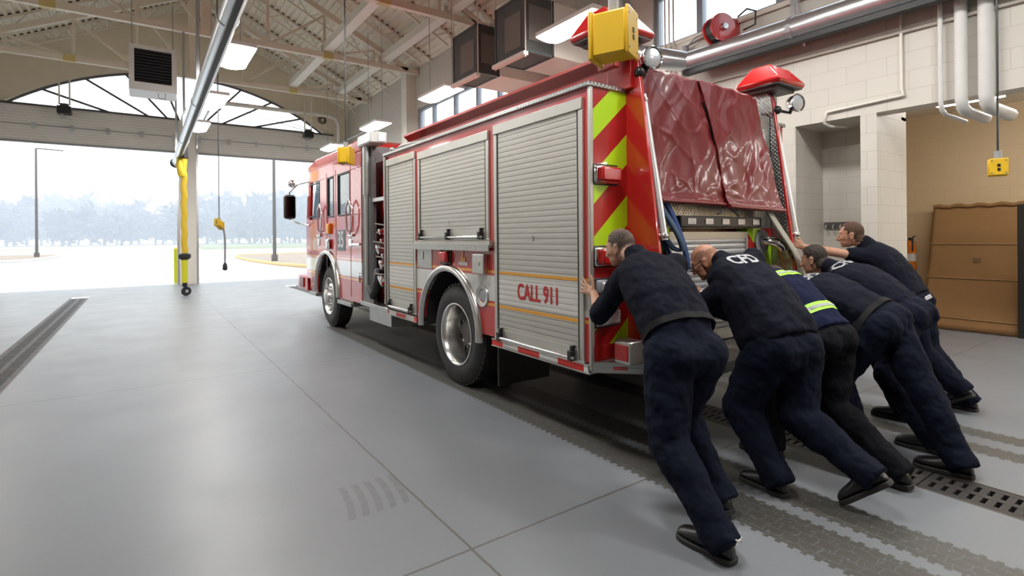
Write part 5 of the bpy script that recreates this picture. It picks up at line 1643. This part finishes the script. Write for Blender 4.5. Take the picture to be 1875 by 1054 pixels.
P3 = person('person in navy jacket with fluorescent bands, half hidden behind the bald one', (3.72, 1.70, .82), (3.80, 2.14, 1.20), (3.83, 2.36, 1.18), (0, .85, -.5),
    (3.58, 2.04, 1.06), (3.98, 2.04, 1.16), (3.6, 2.32, .92), (4.05, 2.30, .96), (3.66, 2.52, .92), (4.0, 2.52, .95),
    [((3.48, 1.85, 0), 0, 0), ((3.655, 1.185, .015), 0, 5)], hair=dict(col=(.04, .025, .015), density=.8, front=.08, back=-.08, th=.008), shirt=JACKET, trous=BLACKP, bulk=1.0, hem=.04, untuck=True,
    handl=ph(True), handr=ph(False), sleeve=(1.9, 1.9))
P4 = person('person bent almost level wearing a belt, between the banded jacket and the dark-haired one', (4.24, 1.57, .875), (4.24, 2.12, 1.105), (4.27, 2.34, 1.12), (0, .93, -.3),
    (4.03, 2.04, .98), (4.43, 2.06, 1.10), (4.02, 2.33, .9), (4.47, 2.32, .93), (4.1, 2.53, .92), (4.42, 2.53, .94),
    [((3.95, 1.50, 0), 0, 0), ((4.14, 1.025, 0), -8, 0)], hair=dict(col=(.06, .035, .02), density=.8, front=.08, back=-.08, th=.008), bulk=1.05, belt=True, hem=.06,
    handl=ph(True), handr=ph(False), sleeve=(1.3, 1.3))
P5 = person('person with short dark hair and silver letters on the upper back', (4.78, 1.58, .89), (4.79, 2.10, 1.21), (4.80, 2.26, 1.285), (-.03, .98, -.2),
    (4.60, 2.02, 1.09), (5.0, 2.03, 1.16), (4.56, 2.30, .98), (5.04, 2.28, 1.02), (4.58, 2.50, 1.0), (4.98, 2.55, 1.05),
    [((4.43, 1.235, .01), 0, 3), ((5.0, 1.6, 0), 0, 0)], hair=dict(col=(.028, .018, .011), density=.86, front=.075, back=-.085, th=.008), skin=(.56, .32, .23), hem=.10,
    handl=ph(True), handr=ph(False), sleeve=(1.2, 1.2))
P6 = person('balding person in short-sleeved navy shirt reaching to the far rear corner', (5.6, 1.83, .93), (5.60, 2.15, 1.395), (5.55, 2.27, 1.495), (-.3, .95, -.1),
    (5.43, 2.13, 1.29), (5.80, 2.10, 1.30), (5.27, 2.25, 1.325), (5.75, 2.42, 1.1), (5.0, 2.44, 1.385), (5.35, 2.70, 1.2),
    [((5.58, 1.37, .16), 0, 30), ((5.73, 1.39, 0), 0, 0)], hair=dict(col=(.075, .035, .018), density=.7, front=.083, back=-.075, th=.004, bald=None), skin=(.56, .30, .20), hem=.04, untuck=True,
    handl=hand_dir((-.75, .35, .35), (-.4, .9, 0), (.1, 0, 1), (.1, .3, .3), .4), handr=ph(False), sleeve=(.5, .6), bulk=.98, knees=((5.56, 1.73, .47), None))
bake()
for body, root, hd, F, Sd, U, hr, hm in HAIRS:
    bm = bmesh.new(); bm.from_mesh(body.data)
    w = wloc(body)
    kill = []
    for f in bm.faces:
        d = f.calc_center_median() + w - hd
        a, s_, u = d.dot(F), abs(d.dot(Sd)), d.dot(U)
        if a > .03: ok = u > hr['front'] - .25 * max(0, s_ - .045)
        elif a > -.03: ok = u > .012 + max(0, a + .0) * 1.0 if s_ > .05 else u > .03
        else: ok = u > hr['back'] + .25 * (.03 - s_ if s_ < .03 else 0)
        if a > .005 and a < .045 and s_ > .05: ok = u > (.012 if a < .02 else .045)
        if s_ > .083 or u > .2 or d.length > .2: ok = False
        if hr.get('bald') is not None and u > .06 and a > hr['bald'] and s_ < .062: ok = False
        if not ok: kill.append(f)
    bmesh.ops.delete(bm, geom=kill, context='FACES')
    bm.normal_update()
    nrm = {v: v.normal.copy() for v in bm.verts}
    for v in bm.verts:
        edge = any(e.is_boundary for e in v.link_edges)
        th = hr.get('th', .006) * (1 + .5 * mnoise.noise((v.co + w) * 55))
        v.co += nrm[v] * (.0012 if edge else th)
    mb = MB(); mb.bm.free(); mb.bm = bm
    for v in bm.verts: v.co += w
    o = mb.build('hair', hm, root, smooth=180, normals=False)

for root, sh, tr, c, L, B, S in BELTS:
    trees = []
    for tg in (sh, tr):
        b2 = bmesh.new(); b2.from_mesh(tg.data)
        for v in b2.verts: v.co += wloc(tg)
        trees.append(BVHTree.FromBMesh(b2)); b2.free()
    rows = []
    for k in range(48):
        a = 2 * PI * k / 48
        d = L * math.cos(a) + B * math.sin(a)
        col = []
        r = 0
        for du in (-.022, 0, .022):
            for tq in trees:
                hit = tq.ray_cast(c + S * du + d * .5, -d)
                if hit[0] is not None: r = max(r, (hit[0] - c - S * du).dot(d))
        rows.append((d, r))
    q = MB()
    q.rings([[c + S * du + d * (r + e) for d, r in rows] for du, e in ((-.022, -.003), (-.02, .006), (.02, .006), (.022, -.003))], cap=False)
    q.build('belt', BELTM, root, smooth=40)

# ---- letters and bands laid onto the cloth
def wrap_mesh(verts_faces, target, parent, mt, name, off, dirn, lift=.004):
    """drop a flat pattern on the cloth along dirn"""
    bm = verts_faces
    dg = bpy.context.evaluated_depsgraph_get()
    tb = bmesh.new(); tb.from_mesh(target.data)
    w = wloc(target)
    for v in tb.verts: v.co += w
    tree = BVHTree.FromBMesh(tb)
    D = V(dirn).normalized()
    lost = []
    for v in bm.verts:
        hit = tree.ray_cast(v.co - D * .4, D)
        if hit[0] is not None and hit[1].dot(D) < -.15: v.co = hit[0] + hit[1] * lift
        else: lost.append(v)
    tb.free()
    bmesh.ops.delete(bm, geom=lost, context='VERTS')
    mb = MB(); mb.bm.free(); mb.bm = bm
    o = mb.build(name, mt, parent, normals=False)
    return o

def back_text(p, txt, size, u, side, sx=1., rot=0.):
    me = text_mesh(txt, size)
    bm = bmesh.new(); bm.from_mesh(me)
    bmesh.ops.triangulate(bm, faces=bm.faces[:])
    for _ in range(3):
        es = [e for e in bm.edges if e.calc_length() > .018]
        if es: bmesh.ops.subdivide_edges(bm, edges=es, cuts=1)
        bmesh.ops.triangulate(bm, faces=[f for f in bm.faces if len(f.verts) > 3])
    X = -p['L']; Yv = p['S']; Bk = p['B']
    o = p['sp'](u) + p['L'] * side
    for v in bm.verts:
        a, b = v.co.x * sx, v.co.y
        v.co = o + X * (a * math.cos(rot) - b * math.sin(rot)) + Yv * (a * math.sin(rot) + b * math.cos(rot)) + Bk * .2
    wrap_mesh(bm, p['shirt'], p['shirt'], LETTER, 'back_lettering', 0, -Bk)
back_text(P2, 'CFD', .14, .83, .01, .8)
back_text(P4, 'CFD', .105, .86, .04, 1.1)
back_text(P5, 'CFD', .10, .89, .04, 1.1)

def back_band(p, u, w, a0, a1, mt, name, lift, n=30):
    bm = bmesh.new()
    rows = []
    for k in range(n + 1):
        a = a0 + (a1 - a0) * k / n
        rows.append([bm.verts.new(p['sp'](u + du * w / p['T']) + p['L'] * a + p['B'] * .2) for du in (-.5, -.17, .17, .5)])
    for a, b in zip(rows, rows[1:]):
        for i in range(3): bm.faces.new([a[i], a[i + 1], b[i + 1], b[i]])
    return wrap_mesh(bm, p['shirt'], p['shirt'], mt, name, 0, -p['B'], lift)
for u in (.80, .22):
    back_band(P3, u, .065, -.15, .15, HIVIS, 'fluorescent_band', .004)
    back_band(P3, u, .022, -.15, .15, SILVER, 'silver_band', .007)
# pen in the back pocket of the rightmost man
q = MB(); q.bar((5.52, 1.69, .93), (5.56, 1.65, .965), .012, .03); q.build('folded_paper', mat('white_paper', (.8, .8, .82), .6), P6['trousers'])
# ================================================================ LIGHT AND CAMERA
w = bpy.data.worlds.new('overcast_sky'); SC.world = w; w.use_nodes = True
t = w.node_tree
bg = t.nodes['Background']
tc = t.nodes.new('ShaderNodeTexCoord'); sp_ = t.nodes.new('ShaderNodeSeparateXYZ'); t.links.new(tc.outputs['Generated'], sp_.inputs[0])
rp = t.nodes.new('ShaderNodeValToRGB'); t.links.new(sp_.outputs[2], rp.inputs[0])
rp.color_ramp.elements[0].position = .0; rp.color_ramp.elements[0].color = (.90, .945, 1, 1)
rp.color_ramp.elements[1].position = .6; rp.color_ramp.elements[1].color = (.84, .92, 1, 1)
t.links.new(rp.outputs[0], bg.inputs[0])
bg.inputs[1].default_value = 1.9
def portal(loc, rot, sx, sy):
    l = bpy.data.lights.new('sky_portal', 'AREA'); l.shape = 'RECTANGLE'; l.size = sx; l.size_y = sy; l.energy = 1
    l.cycles.is_portal = True
    o = bpy.data.objects.new('sky_portal', l); COL.objects.link(o); o.location = loc; o.rotation_euler = rot
portal((AX, YF + .4, 3.4), (R(-90), 0, 0), 9.8, 7.4)
for y0, y1 in ((8.4, 14.47), (-3.2, 5.62)):
    portal((XW + .3, (y0 + y1) / 2, 4.9), (0, R(90), 0), .9, y1 - y0)
    portal((XL_ - .3, (y0 + y1) / 2, 4.9), (0, R(-90), 0), .9, y1 - y0)
cam = bpy.data.cameras.new('camera')
co = bpy.data.objects.new('camera', cam); COL.objects.link(co)
FPX, YAW, ROLL, HOR = 966., R(35.04), R(.5), 434.
cam.sensor_width = 36; cam.lens = 36 * FPX / 1875
cam.shift_y = -(527 - HOR) / 1875
cam.clip_start = .05; cam.clip_end = 1500
fw = V((math.sin(YAW), math.cos(YAW), 0)); rt = V((math.cos(YAW), -math.sin(YAW), 0)); upv = V((0, 0, 1))
# picture turned half a degree anticlockwise = camera rolled clockwise
x = rt * math.cos(ROLL) - upv * math.sin(ROLL)
y = upv * math.cos(ROLL) + rt * math.sin(ROLL)
mtx = Matrix((x, y, -fw)).transposed().to_4x4()
mtx.translation = V((0, 0, 1.5))
co.matrix_world = mtx
cam.dof.use_dof = True; cam.dof.focus_distance = 3.9; cam.dof.aperture_fstop = 5.0
SC.camera = co
vs_ = SC.view_settings
vs_.view_transform = 'Standard'; vs_.look = 'None'; vs_.gamma = 1; vs_.exposure = .7
vs_.use_curve_mapping = False
SC.cycles.max_bounces = 10; SC.cycles.diffuse_bounces = 5; SC.cycles.glossy_bounces = 4; SC.cycles.transmission_bounces = 6; SC.cycles.volume_bounces = 1
SC.cycles.caustics_reflective = False; SC.cycles.caustics_refractive = False
SC.cycles.sample_clamp_indirect = 6
SC.cycles.volume_step_rate = 4
